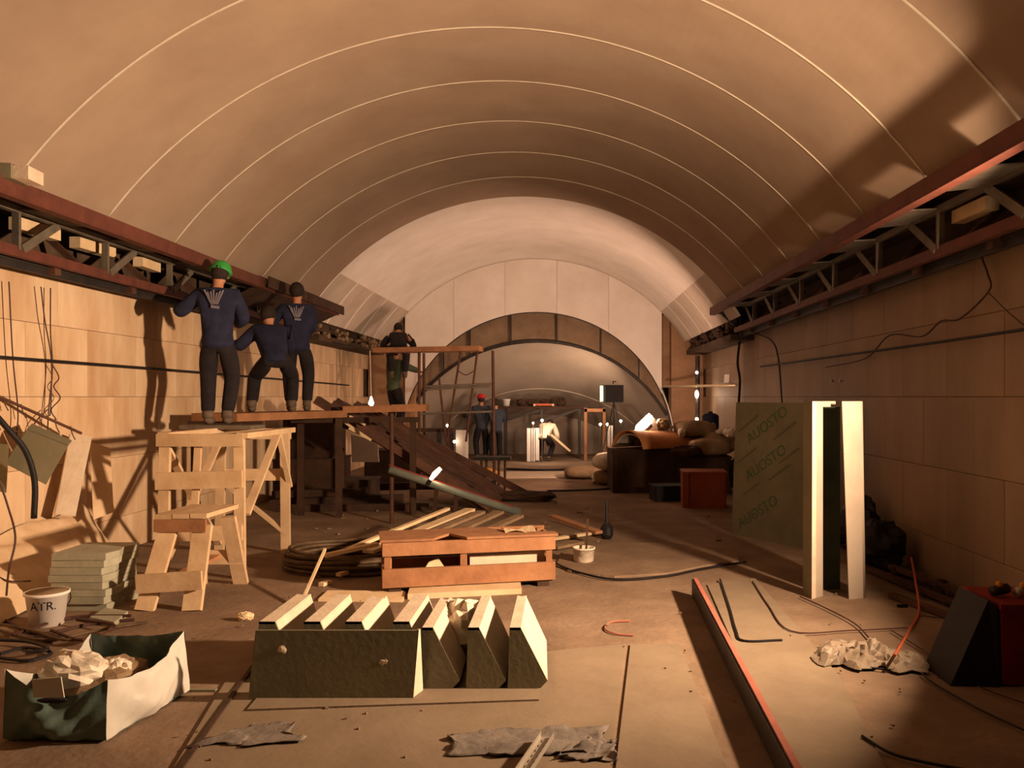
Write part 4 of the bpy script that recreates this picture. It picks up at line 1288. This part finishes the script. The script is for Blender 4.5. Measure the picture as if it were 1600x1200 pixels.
part('stand', MB().tube([P(1012, 672, 14.25), P(1014, 700, 14.25)], .02, 8), m_chrome, t)

# ---------------------------------------------------------------- far scaffold tower, decks, stool
t = thing('scaffold_tower', 'slender steel scaffold tower with a plank deck in front of the arch', 'scaffold', (-2.3, 16.3, 0))
d = 16.0
for (a, b) in (((655, 548), (655, 748)), ((650, 548), (651, 748)), ((770, 548), (772, 748)), ((764, 548), (767, 748))):
    back = .0 if a[0] in (655, 770) else .9
    pa_ = P(a[0], a[1], d)
    pb_ = P(b[0], b[1], d)
    part('post', MB().tube([pa_ + V((0, back, 0)), V((pb_.x, d + back, .0))], .028, 7), m_rust, t)
for (a, b) in (((720, 548), (698, 690)), ((746, 548), (728, 690)), ((686, 590), (697, 690))):
    part('brace', MB().tube([P(a[0], a[1], d), P(b[0], b[1], d + .1)], .022, 6), m_rust, t)
for py, (x0_, x1_) in ((602, (664, 768)), (606, (664, 766)), (645, (655, 771))):
    part('cross_tube', MB().tube([P(x0_, py + 2, d), P(x1_, py - 2, d)], .022, 6), m_steelG, t)
part('sagging_wire', MB().tube(curve_pts([P(716, 580, d), P(728, 586, d), P(740, 580, d)]), .01, 5), m_wire, t)
solo('deck_plank', MB().beam(P(588, 548, 16.15), P(752, 545, 16.0), .5, .09), m_woodR, 'reddish deck plank on top of the far scaffold tower', 'plank')
for k in range(2):
    solo('deck_plank', MB().beam(V((-4.0, 16.6 + .3 * k, .93)), V((-2.2, 16.6 + .3 * k, .93)), .28, .06), m_woodD, ['dark plank under the worker in olive jacket, front one', 'dark plank under the worker in olive jacket, rear one'][k], 'plank')
t = thing('plank_trestle', 'dark trestle below the worker in olive jacket', 'trestle', (-3.0, 16.7, 0))
for x in (-3.9, -2.3):
    for dd in (16.55, 16.95):
        bd(t, 'leg', (x, dd, 0), (x, dd, .9), .06, .05, m_woodD, (0, 1, 0))
    bd(t, 'cap_rail', (x, 16.45, .875), (x, 17.05, .875), .06, .05, m_woodD)
crate_box((-3.1, 15.3, 0), 1.0, .7, .62, 'dark chest under the far scaffold tower', m_woodD, .1)
solo('timber_beam', MB().beam((-3.9, 14.2, .06), (-1.7, 14.5, .06), .14, .12), m_woodD, 'dark timber on the floor before the far scaffold tower', 'timber')
solo('timber_beam', MB().beam(P(693, 697, 15.3), F(772, 757), .09, .05), m_woodD, 'slanting timber ending by the yellow tarp', 'timber')
t = thing('stool', 'dark stool with thin legs in front of the two slate-clad workers', 'stool', (-1.15, 14.1, 0))
part('seat', MB().box((-1.20, 14.15, .56), (.62, .34, .05)), m_steelD, t)
for (x, dd) in ((-1.38, 14.05), (-1.08, 14.0), (-.98, 14.05), (-1.32, 14.3)):
    part('leg', MB().tube([(x, dd, .55), (x - .01, dd, 0)], .022, 7), m_rust, t)
solo('short_post', MB().tube([F(772, 781), F(772, 781) + V((0, 0, .3))], .03, 7), m_black, 'short black post on the floor before the stool', 'post')
solo('yellow_tarp', crumple(MB(), (-1.62, 16.4, .09), (.36, .22, .10), 51), m_yellow, 'orange-yellow folded tarp on the floor by the stool', 'tarp')

# far hall furniture
def panel_unit(px0, px1, py0, py1, d, lab, m=m_white, n=1):
    t = thing('display_board', lab, 'board', ((px0 + px1 - 1760) / 2 * d / FPX, d, 0))
    wtot = (px1 - px0) * d / FPX
    x0 = (px0 - 880) * d / FPX
    zt_ = CAMH + (620 - py0) * d / FPX
    zb_ = max(0.0, CAMH + (620 - py1) * d / FPX)
    for k in range(n):
        part('leaf', MB().box((x0 + wtot * (k + .5) / n, d + .04 * k, (zt_ + zb_) / 2), (wtot / n - .015, .05, zt_ - zb_)), m, t)
    part('foot', MB().box((x0 + wtot / 2, d + .1, zb_ / 2 + .01), (wtot * .9, .12, zb_ + .02)), m_steelD, t)
    return t


panel_unit(712, 732, 672, 726, 19.7, 'single white panel standing in the lit hall beside the two slate-clad workers')
panel_unit(823, 843, 669, 721, 20.4, 'three narrow white panels standing beside the white-clad worker', n=3)
panel_unit(948, 959, 665, 721, 20.2, 'white panels seen edge-on by the tripod lamp', n=2)
panel_unit(682, 690, 672, 712, 20.1, 'dark panel beside the single white one', m_steelD)
panel_unit(700, 709, 674, 722, 20.0, 'deep blue narrow panel against the single white one', m_navy)
t = thing('work_platform', 'long dark work platform at the back of the far hall', 'platform', (-.6, 21.6, 0))
part('deck', MB().box((-.55, 21.6, 1.33), (2.1, .7, .06)), m_woodD, t)
for x in (-1.5, -.55, .42):
    for dd in (21.35, 21.85):
        part('leg', MB().box((x, dd, .65), (.06, .06, 1.30)), m_steelD, t)
part('brace', MB().beam((-1.45, 21.34, 1.0), (-.6, 21.34, 1.25), .03, .05), m_steelD, t)
part('brace', MB().beam((-.5, 21.34, .95), (.38, 21.34, 1.28), .03, .05), m_steelD, t)
bucket((-1.47, 21.5, 1.36), .08, .10, .18, 'white bucket on the far work platform')
t = thing('spirit_level', 'orange tool rack lying on the far work platform', 'tool', (-.5, 21.4, 1.36))
part('bar', MB().box((-.50, 21.35, 1.40), (.45, .05, .05)), m_orange, t)
for s in (-1, 1):
    part('end_cap', MB().box((-.50 + s * .24, 21.35, 1.385), (.05, .07, .07)), m_woodP, t)
for i, (x, lab) in enumerate([(-1.1, 'dark scrap on the far platform near the bucket'), (-.8, 'dark scrap at the middle of the far platform'), (-.48, 'dark tool bag behind the orange rack'), (-.05, 'dark tool bag on the far platform, away from the bucket')]):
    solo('dark_scrap', crumple(MB(), (x, 21.65, 1.36 + .09), (.13, .1, .09 if i < 3 else .13), 60 + i), m_woodD, lab, 'scrap')
t = thing('tripod_lamp', 'black box floodlight on a tripod seen from its dark side', 'floodlight', (1.12, 19.4, 0))
lc = P(956, 615, 19.4)
part('housing', MB().box(lc + V((.02, 0, 0)), (.44, .3, .40), rz=.2), m_black, t)
part('lit_edge', MB().box(P(940, 615, 19.27), (.06, .05, .36), rz=.2), e_yel, t, label='glowing edge')
part('yoke', MB().tube([lc + V((.02, -.12, .22)), lc + V((.02, -.12, .28)), lc + V((.1, .1, .28))], .012, 6), m_steelD, t)
for k in range(3):
    x = (-.28, .0, .25)[k]
    part('leg', MB().tube([lc + V((.05, 0, -.2)), V((lc.x + x * 1.3 + .05, 19.4 + (-.3, .4, -.2)[k], 0.01))], .014, 6), m_steelD, t)
t = thing('timber_frame', 'reddish timber door frame standing in the far hall', 'frame', P(930, 720, 21))
for x in (915, 944):
    part('post', MB().box((P(x, 0, 20.8).x, 20.8, .66), (.07, .07, 1.32)), m_woodR, t)
part('head_rail', MB().beam(P(913, 641, 20.8), P(946, 641, 20.8), .07, .08), m_woodR, t)
for i, (px, py, d, lab) in enumerate([(847, 657, 20.2, 'bare bulb shining above the white-clad worker'), (833, 661, 20.3, 'bare bulb shining over the three narrow panels'), (938, 663, 20.0, 'bare bulb shining by the timber frame'),
                                      (949, 663, 20.05, 'bare bulb shining over the edge-on panels'), (970, 658, 20.0, 'bare bulb shining beneath the tripod lamp'), (659, 664, 19.9, 'bare bulb on the post by the dark panel'), (710, 690, 19.6, 'bare bulb at the edge of the single white panel'),
                                      (958, 713, 17.5, 'bare bulb low by the dusty sacks')]):
    c = P(px, py, d)
    if i == 5:
        c = P(699, 665, 19.9)
    t = thing('bare_bulb', lab, 'bulb', c)
    part('globe', MB().ball(c, .032 if i != 1 else .026, 10, 7), e_warm, t, True)
    part('rod', MB().tube([c + V((0, .04, -.02)), V((c.x, c.y + .04, .0))], .010, 5), m_steelG, t)
t = thing('hanging_bulb', 'bright bulb hanging on a cord above the scaffold planks', 'bulb', P(580, 630, 15.0))
c = P(580, 630, 15.0)
part('globe', MB().lathe([(.012, .12), (.03, .06), (.05, .0), (.035, -.04), (.01, -.06)], c, 10), e_warm, t, True)
part('cord', MB().tube([c + V((0, 0, .1)), P(578, 548, 15.0)], .008, 5), m_sack, t)
part('bracket', MB().tube([P(578, 548, 15.0), V((-4.22, 15.0, 2.60))], .012, 6), m_steelD, t)
t = thing('lamp_post', 'dark lamp post with small bulbs near the end of the shadowed wall', 'lamp', (2.9, 18.2, 0))
x = P(1090, 0, 18.2).x
part('pole', MB().tube([(x, 18.2, 0), (x, 18.2, 2.5)], .05, 8), m_steelD, t)
for py, r in ((582, .03), (616, .042), (655, .035)):
    part('bulb', MB().ball((P(1089, 0, 18.1).x, 18.12, CAMH + (620 - py) * 18.1 / FPX), (r, r, r * (2.0 if py == 616 else 1)), 10, 7), e_warm, t, True)
solo('pale_pipe', MB().tube([P(1036, 604, 18.4), P(1150, 602, 15.7)], .026, 8), m_chrome, 'pale shiny pipe fixed across the corner by the lamp post', 'pipe', smooth=True)
solo('white_note', MB().prism([P(1132, 585, 16.2), P(1140, 585, 16.2), P(1139, 598, 16.2), P(1131, 598, 16.2)], (.01, .01, 0)), m_white, 'small white card on the wall over the pale pipe', 'card')
solo('tall_cable', MB().tube(curve_pts([V((3.1, 14.6, 2.6)), V((3.06, 14.6, 2.2)), V((3.1, 14.6, 1.9)), V((3.06, 14.5, 1.5))]), .022, 6), m_black, 'thick black cable hanging at the end of the shadowed cornice', 'cable')
t = thing('wooden_table', 'dark low table at the far side of the sack pile', 'table', (2.5, 17.0, 0))
part('table_top', MB().box((2.5, 17.0, .98), (.9, .6, .04)), m_woodD, t)
for a in (-1, 1):
    for b in (-1, 1):
        part('leg', MB().box((2.5 + a * .4, 17.0 + b * .25, .48), (.05, .05, .96)), m_woodD, t)

# unseen board added beside the near floodlight to shade the wall
t = thing('light_blocker', 'unseen board on feet added to keep the near floodlight off the shadowed wall', 'board', (2.95, 4.72, 0))
part('sheet', MB().box((2.955, 4.74, .90), (.02, .58, 1.72)), m_woodR, t)
for y in (4.50, 4.98):
    part('foot', MB().box((2.96, y, .02), (.30, .05, .04)), m_woodD, t)
solo('lit_floor_strip', MB().prism([F(742, 748), F(902, 747), F(900, 738), F(752, 739)], (0, 0, .03)), m_core, 'bright strip of the lit far floor, built as a pale slab', 'board')  # pale slab added to paint the brightest strip of the lit floor
# small litter
q = MB()
for k in range(70):
    px, py = R.uniform(60, 1540), R.uniform(905, 1195)
    c = F(px, py)
    if c.x > 3.1 or c.x < -4.3: continue
    q.box((c.x, c.y, .016), (R.uniform(.006, .018), R.uniform(.004, .012), .009), rz=R.uniform(0, 3))
for k in range(60):
    c = F(R.uniform(450, 1150), R.uniform(760, 900))
    q.box((c.x, c.y, .01), (R.uniform(.02, .09), R.uniform(.01, .03), .015), rz=R.uniform(0, 3))
tag(part('litter', q, m_sacking), 'small chips and crumbs strewn over the floor', 'debris', kind='stuff')
solo('paper_scrap', crumple(MB(), F(383, 963, .03), (.06, .04, .03), 71), m_woodP, 'little pale paper scrap on the floor beside the small trestle', 'paper')
solo('red_string', MB().tube(curve_pts([F(985, 970, .01), F(955, 972, .01), F(945, 982, .01), F(960, 990, .01), F(990, 993, .01)]), .006, 5), m_redtape, 'curled red string on the floor before the red-topped rail', 'string')
solo('plaster_scrap', MB().prism([F(52, 1000), F(80, 1006), F(96, 998), F(70, 993)], (0, 0, .02)), m_woodD, 'flat dark scrap among the cables by the bucket', 'scrap')

# ---------------------------------------------------------------- people
SKINS = []


def skin_obj(name, nodes, bones, m, parent, sub=2):
    """nodes: {key:(Vector, (rx, ry))}"""
    keys = list(nodes)
    me = bpy.data.meshes.new(name)
    me.from_pydata([tuple(nodes[k][0]) for k in keys], [(keys.index(a), keys.index(b)) for a, b in bones], [])
    me.materials.append(m)
    o = bpy.data.objects.new(name, me)
    C.objects.link(o)
    adopt(o, parent)
    md = o.modifiers.new('skin', 'SKIN')
    for i, k in enumerate(keys):
        r = nodes[k][1]
        sv = me.skin_vertices[0].data[i]
        sv.radius = r if isinstance(r, (tuple, list)) else (r, r)
        sv.use_root = (i == 0)
    md.use_smooth_shade = True
    ss = o.modifiers.new('sub', 'SUBSURF')
    ss.levels = ss.render_levels = sub
    SKINS.append(o)
    return o


def ik(a, b, l1, l2, pole):
    d = b - a
    L = d.length
    if L > (l1 + l2) * .999:
        b = a + d.normalized() * (l1 + l2) * .999
        d = b - a
        L = d.length
    x = (l1 * l1 - l2 * l2 + L * L) / (2 * L)
    h = math.sqrt(max(0, l1 * l1 - x * x))
    n = d.normalized()
    p = Vector(pole)
    p = (p - n * p.dot(n))
    p = p.normalized() if p.length > 1e-5 else n.orthogonal()
    return a + n * x + p * h, b


def person(label, base, H, face, jacket, trousers, hand_l, hand_r, foot_l=(-.12, 0, 0), foot_r=(.12, .04, 0), pelvis=None, lean=(0, .05, 1), head_dir=None, hat=None, gloves=None, emblem=False, boots=None):
    """local frame: y is the way the person faces, x to their right; all lengths for H=1.75, then scaled"""
    s = H / 1.75
    base = V(base)
    rot = Matrix.Rotation(face, 3, 'Z')
    W = lambda v: base + rot @ (V(v) * s)
    t = thing('person', label, 'person', base)
    pv = V(pelvis or (0, 0, .93))
    ln = V(lean).normalized()
    sd = V((1, 0, 0))
    chest = pv + ln * .40
    neck = pv + ln * .56
    hd = V(head_dir or (ln * .8 + V((0, 0, .6)))).normalized()
    headc = neck + hd * .15
    fw = ln.cross(sd) * -1
    if fw.y < 0 and abs(ln.z) > .3: fw = -fw
    shl, shr = neck - ln * .07 - sd * .19, neck - ln * .07 + sd * .19
    hl, hr = pv - sd * .095 - ln * .02, pv + sd * .095 - ln * .02
    al, ar = V(foot_l) + V((0, -.02, .09)), V(foot_r) + V((0, -.02, .09))
    kl, al = ik(hl, al, .43, .43, (-.25, 1, .1))
    kr, ar = ik(hr, ar, .43, .43, (.25, 1, .1))
    el, wl_ = ik(shl, V(hand_l), .29, .27, (-.6, -.3, -.7))
    er, wr_ = ik(shr, V(hand_r), .29, .27, (.6, -.3, -.7))
    nd = {}
    def N(k, p, r):
        nd[k] = (W(p), (r[0] * s, r[1] * s) if isinstance(r, tuple) else (r * s, r * s))
    N('pelvis', pv, (.105, .08)); N('belly', pv + ln * .2, (.105, .08)); N('chest', chest, (.125, .09)); N('neckb', neck - ln * .02, (.065, .065)); N('neck', neck + hd * .05, (.052, .055))
    N('jaw', neck + hd * .11, (.078, .09)); N('head', headc + hd * .04, (.09, .108)); N('crown', headc + hd * .10, (.07, .08))
    N('shl', shl, .052); N('el', el, .036); N('wl', wl_, .03); N('shr', shr, .052); N('er', er, .036); N('wr', wr_, .03)
    N('hl', hl, .075); N('kl', kl, .05); N('al', al, .04); N('hr', hr, .075); N('kr', kr, .05); N('ar', ar, .04)
    dl = (wl_ - el).normalized(); drr = (wr_ - er).normalized()
    N('pl', wl_ + dl * .06, (.04, .02)); N('pr', wr_ + drr * .06, (.04, .02))
    tl = al + V((0, .15, -.055)); tr = ar + V((0, .15, -.055))
    N('tl', tl, .035); N('tr', tr, .035)
    body_bones = [('pelvis', 'belly'), ('belly', 'chest'), ('chest', 'neckb'), ('neckb', 'neck'), ('neck', 'jaw'), ('jaw', 'head'), ('head', 'crown'), ('chest', 'shl'), ('shl', 'el'), ('el', 'wl'), ('wl', 'pl'), ('chest', 'shr'), ('shr', 'er'), ('er', 'wr'), ('wr', 'pr'),
                  ('pelvis', 'hl'), ('hl', 'kl'), ('kl', 'al'), ('al', 'tl'), ('pelvis', 'hr'), ('hr', 'kr'), ('kr', 'ar'), ('ar', 'tr')]
    body = skin_obj('body', nd, body_bones, m_skin, t)
    # fingers and face
    fg = MB()
    for w_, d_, sgn in ((wl_, dl, -1), (wr_, drr, 1)):
        pz = V((0, 0, 1)) if abs(d_.z) < .8 else V((0, 1, 0))
        ac = d_.cross(pz).normalized()
        dn = ac.cross(d_).normalized()
        p0 = w_ + d_ * .07
        for k, (ln_, of) in enumerate(((.070, -.030), (.080, -.010), (.076, .010), (.060, .030))):
            a = p0 + ac * of
            b = a + d_ * ln_ * .5 - dn * .012
            c_ = b + d_ * ln_ * .35 - dn * .028
            fg.tube([W(a - d_ * .03), W(a), W(b), W(c_)], [.010 * s, .010 * s, .009 * s, .007 * s], 6)
        th0 = w_ + d_ * .025 + ac * (-.03 * sgn)
        fg.tube([W(th0), W(th0 + d_ * .03 + ac * (-.03 * sgn)), W(th0 + d_ * .065 + ac * (-.03 * sgn) - dn * .015)], [.012 * s, .011 * s, .008 * s], 6)
    part('fingers', fg, gloves or m_skin, body if False else t, True)
    fc_ = MB()
    ff = V((0, 1, 0)); ff = (ff - hd * ff.dot(hd)).normalized()
    sx = ff.cross(hd).normalized()
    hc = headc + hd * .015
    ff = ff * 1.1
    fc_.tube([W(hc + ff * .085 + hd * .02), W(hc + ff * .115 - hd * .015), W(hc + ff * .09 - hd * .02)], [.008 * s, .014 * s, .01 * s], 6)
    for q in (-1, 1):
        fc_.ball(W(hc + sx * q * .078 - ff * .005), (.014 * s, .026 * s, .032 * s), 8, 6)
        fc_.ball(W(hc + sx * q * .032 + ff * .083 + hd * .028), .012 * s, 8, 6)
    fc_.tube([W(hc + ff * .088 - hd * .05 - sx * .022), W(hc + ff * .094 - hd * .05), W(hc + ff * .088 - hd * .05 + sx * .022)], .006 * s, 5)
    part('face', fc_, m_skin, t, True)
    # clothes
    jn = {}
    def J(k, src, r): jn[k] = (nd[src][0], (r[0] * s, r[1] * s) if isinstance(r, tuple) else (r * s, r * s))
    J('belly', 'belly', (.172, .135)); J('chest', 'chest', (.19, .14)); J('col', 'neckb', (.085, .085))
    jn['hem'] = (nd['pelvis'][0], (.182 * s, .155 * s)); jn['tail'] = (nd['pelvis'][0] + (nd['hl'][0] + nd['hr'][0] - 2 * nd['pelvis'][0]).normalized() * .0 + rot @ (V((0, 0, -.13)) * s) * (1.0 if pelvis is None else .45), (.186 * s, .162 * s))
    J('shl', 'shl', .095); J('el', 'el', .080); J('shr', 'shr', .095); J('er', 'er', .080)
    jn['cl'] = (nd['wl'][0].lerp(nd['el'][0], .12), (.06 * s, .06 * s)); jn['cr'] = (nd['wr'][0].lerp(nd['er'][0], .12), (.06 * s, .06 * s))
    skin_obj('jacket', jn, [('belly', 'hem'), ('hem', 'tail'), ('belly', 'chest'), ('chest', 'col'), ('chest', 'shl'), ('shl', 'el'), ('el', 'cl'), ('chest', 'shr'), ('shr', 'er'), ('er', 'cr')], jacket, t)
    tn = {}
    tn['waist'] = (nd['pelvis'][0].lerp(nd['belly'][0], .2), (.15 * s, .12 * s))
    tn['seat'] = (nd['pelvis'][0].lerp(nd['hl'][0].lerp(nd['hr'][0], .5), .8), (.15 * s, .13 * s))
    for q in 'lr':
        tn['h' + q] = (nd['h' + q][0], (.115 * s, .115 * s)); tn['m' + q] = (nd['h' + q][0].lerp(nd['k' + q][0], .5), (.108 * s, .108 * s))
        tn['k' + q] = (nd['k' + q][0], (.09 * s, .09 * s)); tn['c' + q] = (nd['k' + q][0].lerp(nd['a' + q][0], .5), (.082 * s, .082 * s)); tn['a' + q] = (nd['a' + q][0].lerp(nd['k' + q][0], .06), (.074 * s, .074 * s))
    tb_ = [('waist', 'seat')]
    for q in 'lr':
        tb_ += [('seat', 'h' + q), ('h' + q, 'm' + q), ('m' + q, 'k' + q), ('k' + q, 'c' + q), ('c' + q, 'a' + q)]
    skin_obj('trousers', tn, tb_, trousers, t)
    for a, tp in ((al, tl), (ar, tr)):
        mb = MB()
        lo = a.z - .09
        mb.tube([W(a + V((0, 0, .06))), W(a + V((0, 0, -.02)))], [.058 * s, .06 * s], 10)
        mb.ball(W(V((a.x, a.y + .06, lo + .045))), (.055 * s, .135 * s, .047 * s), 12, 8, rot=face)
        part('boot', mb, boots or m_boot, t, True)
    hc2 = headc + hd * .055
    q = V((0, 0, 1)).rotation_difference((rot @ hd))
    if hat is None:
        mb = MB().ball(W(headc + hd * .045 - ff * .016), (.100 * s, .114 * s, .118 * s), 14, 9)
        part('hair', mb, m_hair, t, True)
    else:
        ax_ = rot @ hd
        part('hair', MB().ball(W(headc + hd * .03 - ff * .02), (.097 * s, .108 * s, .105 * s), 12, 8), m_hair, t, True)
        part('helmet' if hat is m_helmG else 'cap', MB().lathe([(.125 * s, -.005 * s), (.12 * s, .01 * s), (.112 * s, .03 * s), (.095 * s, .085 * s), (.05 * s, .118 * s), (.01 * s, .124 * s)], W(hc2), 18, ax_), hat, t, True,
             label='green hard hat' if hat is m_helmG else 'red cap')
        part('brim', MB().prism([W(hc2 + sx * .09 + ff * .08), W(hc2 + sx * .05 + ff * .17), W(hc2 - sx * .05 + ff * .17), W(hc2 - sx * .09 + ff * .08)], ax_ * .012 * s), hat, t)
    if emblem:
        bk2 = -fw if fw.length > .1 else V((0, -1, 0))
        bk2 = (V((0, -1, 0)) - ln * V((0, -1, 0)).dot(ln)).normalized()
        oc = chest + ln * .02 + bk2 * .150
        mb = MB()
        for k in range(7):
            x = -.075 + .025 * k
            h0, h1 = -.03 - .02 * abs(math.sin(k * 1.7)), .05 + .045 * abs(math.cos(k * 1.1))
            curv = bk2 * (-.9 * x * x)
            mb.beam(W(oc + sd * x * .45 + ln * (h0 - .02) + curv), W(oc + sd * x * 1.3 + ln * h1 + curv), .014 * s, .010 * s, rot @ bk2)
        mb.beam(W(oc + sd * -.03 - ln * .09), W(oc + sd * .055 - ln * .10), .03 * s, .010 * s, rot @ bk2)
        part('back_emblem', mb, m_emblem, t, label='pale printed emblem on the back')
    return t


person('person in navy jacket and green hard hat reaching up to the truss', (-3.58, 8.62, 1.315), 1.66, .15, m_navy, m_trous,
       (-.46, .22, 1.30), (.10, .38, 1.12), foot_l=(-.09, -.02, 0), foot_r=(.09, .05, 0), lean=(-.03, .10, 1), head_dir=(.10, .3, 1), hat=m_helmG, emblem=True)
person('person in dark navy jacket crouching on the planks between two standing workers', (-3.50, 10.0, 1.416), 1.66, .35, m_navy, m_trous,
       (-.42, .34, .90), (.16, .62, .80), foot_l=(-.24, -.05, 0), foot_r=(.24, .0, 0), pelvis=(.04, -.16, .66), lean=(-.12, .62, .72), gloves=m_capR)
person('person in navy jacket standing bareheaded at the cornice facing', (-3.42, 10.72, 1.416), 1.62, .25, m_navy, m_trous,
       (-.36, .30, 1.18), (.05, .40, 1.08), foot_l=(-.10, .0, 0), foot_r=(.12, .03, 0), lean=(-.02, .07, 1), emblem=True)
person('person in olive jacket working on the dark plank with arms stretched out', (-3.42, 16.75, .962), 1.62, -.75, m_greenj, m_trous,
       (-.20, .55, 1.30), (.18, .58, 1.25), lean=(0, .10, 1), hat=m_capR)
person('person in dark clothes sitting bent over on the far scaffold deck', (-3.20, 16.15, 1.70), 1.6, .2, m_trous, m_trous,
       (-.14, .50, .92), (.16, .52, .90), foot_l=(-.14, .40, .30), foot_r=(.14, .42, .30), pelvis=(0, -.02, .97), lean=(0, .85, .45))
person('person in slate jacket and red cap standing in the far hall', (-2.06, 21.0, 0), 1.62, .25, m_blueg, m_trous,
       (-.45, .35, 1.2), (.1, .42, 1.1), lean=(0, .1, 1), hat=m_capR)
person('person in dark slate jacket standing close beside the red-capped one', (-1.68, 20.9, 0), 1.52, .4, m_blueg, m_trous,
       (-.22, .40, .95), (.2, .42, 1.15), lean=(0, .12, 1))
person('person in white overall bending forward with dark trousers in the far hall', (-.46, 20.6, 0), 1.5, -.3, m_whitej, m_trous,
       (-.1, .55, .5), (.22, .5, .55), pelvis=(0, -.12, .70), lean=(.02, .75, .62), head_dir=(0, .9, .05))
solo('carried_plank', MB().beam(P(861, 679, 20.5), P(891, 705, 20.5), .10, .05), m_woodP, 'pale plank held by the white-clad worker', 'plank')

dg = bpy.context.evaluated_depsgraph_get()
dg.update()
new = []
for o in SKINS:
    new.append(bpy.data.meshes.new_from_object(o.evaluated_get(dg)))
for o, me in zip(SKINS, new):
    o.modifiers.clear()
    o.data = me
    me.polygons.foreach_set('use_smooth', [True] * len(me.polygons))
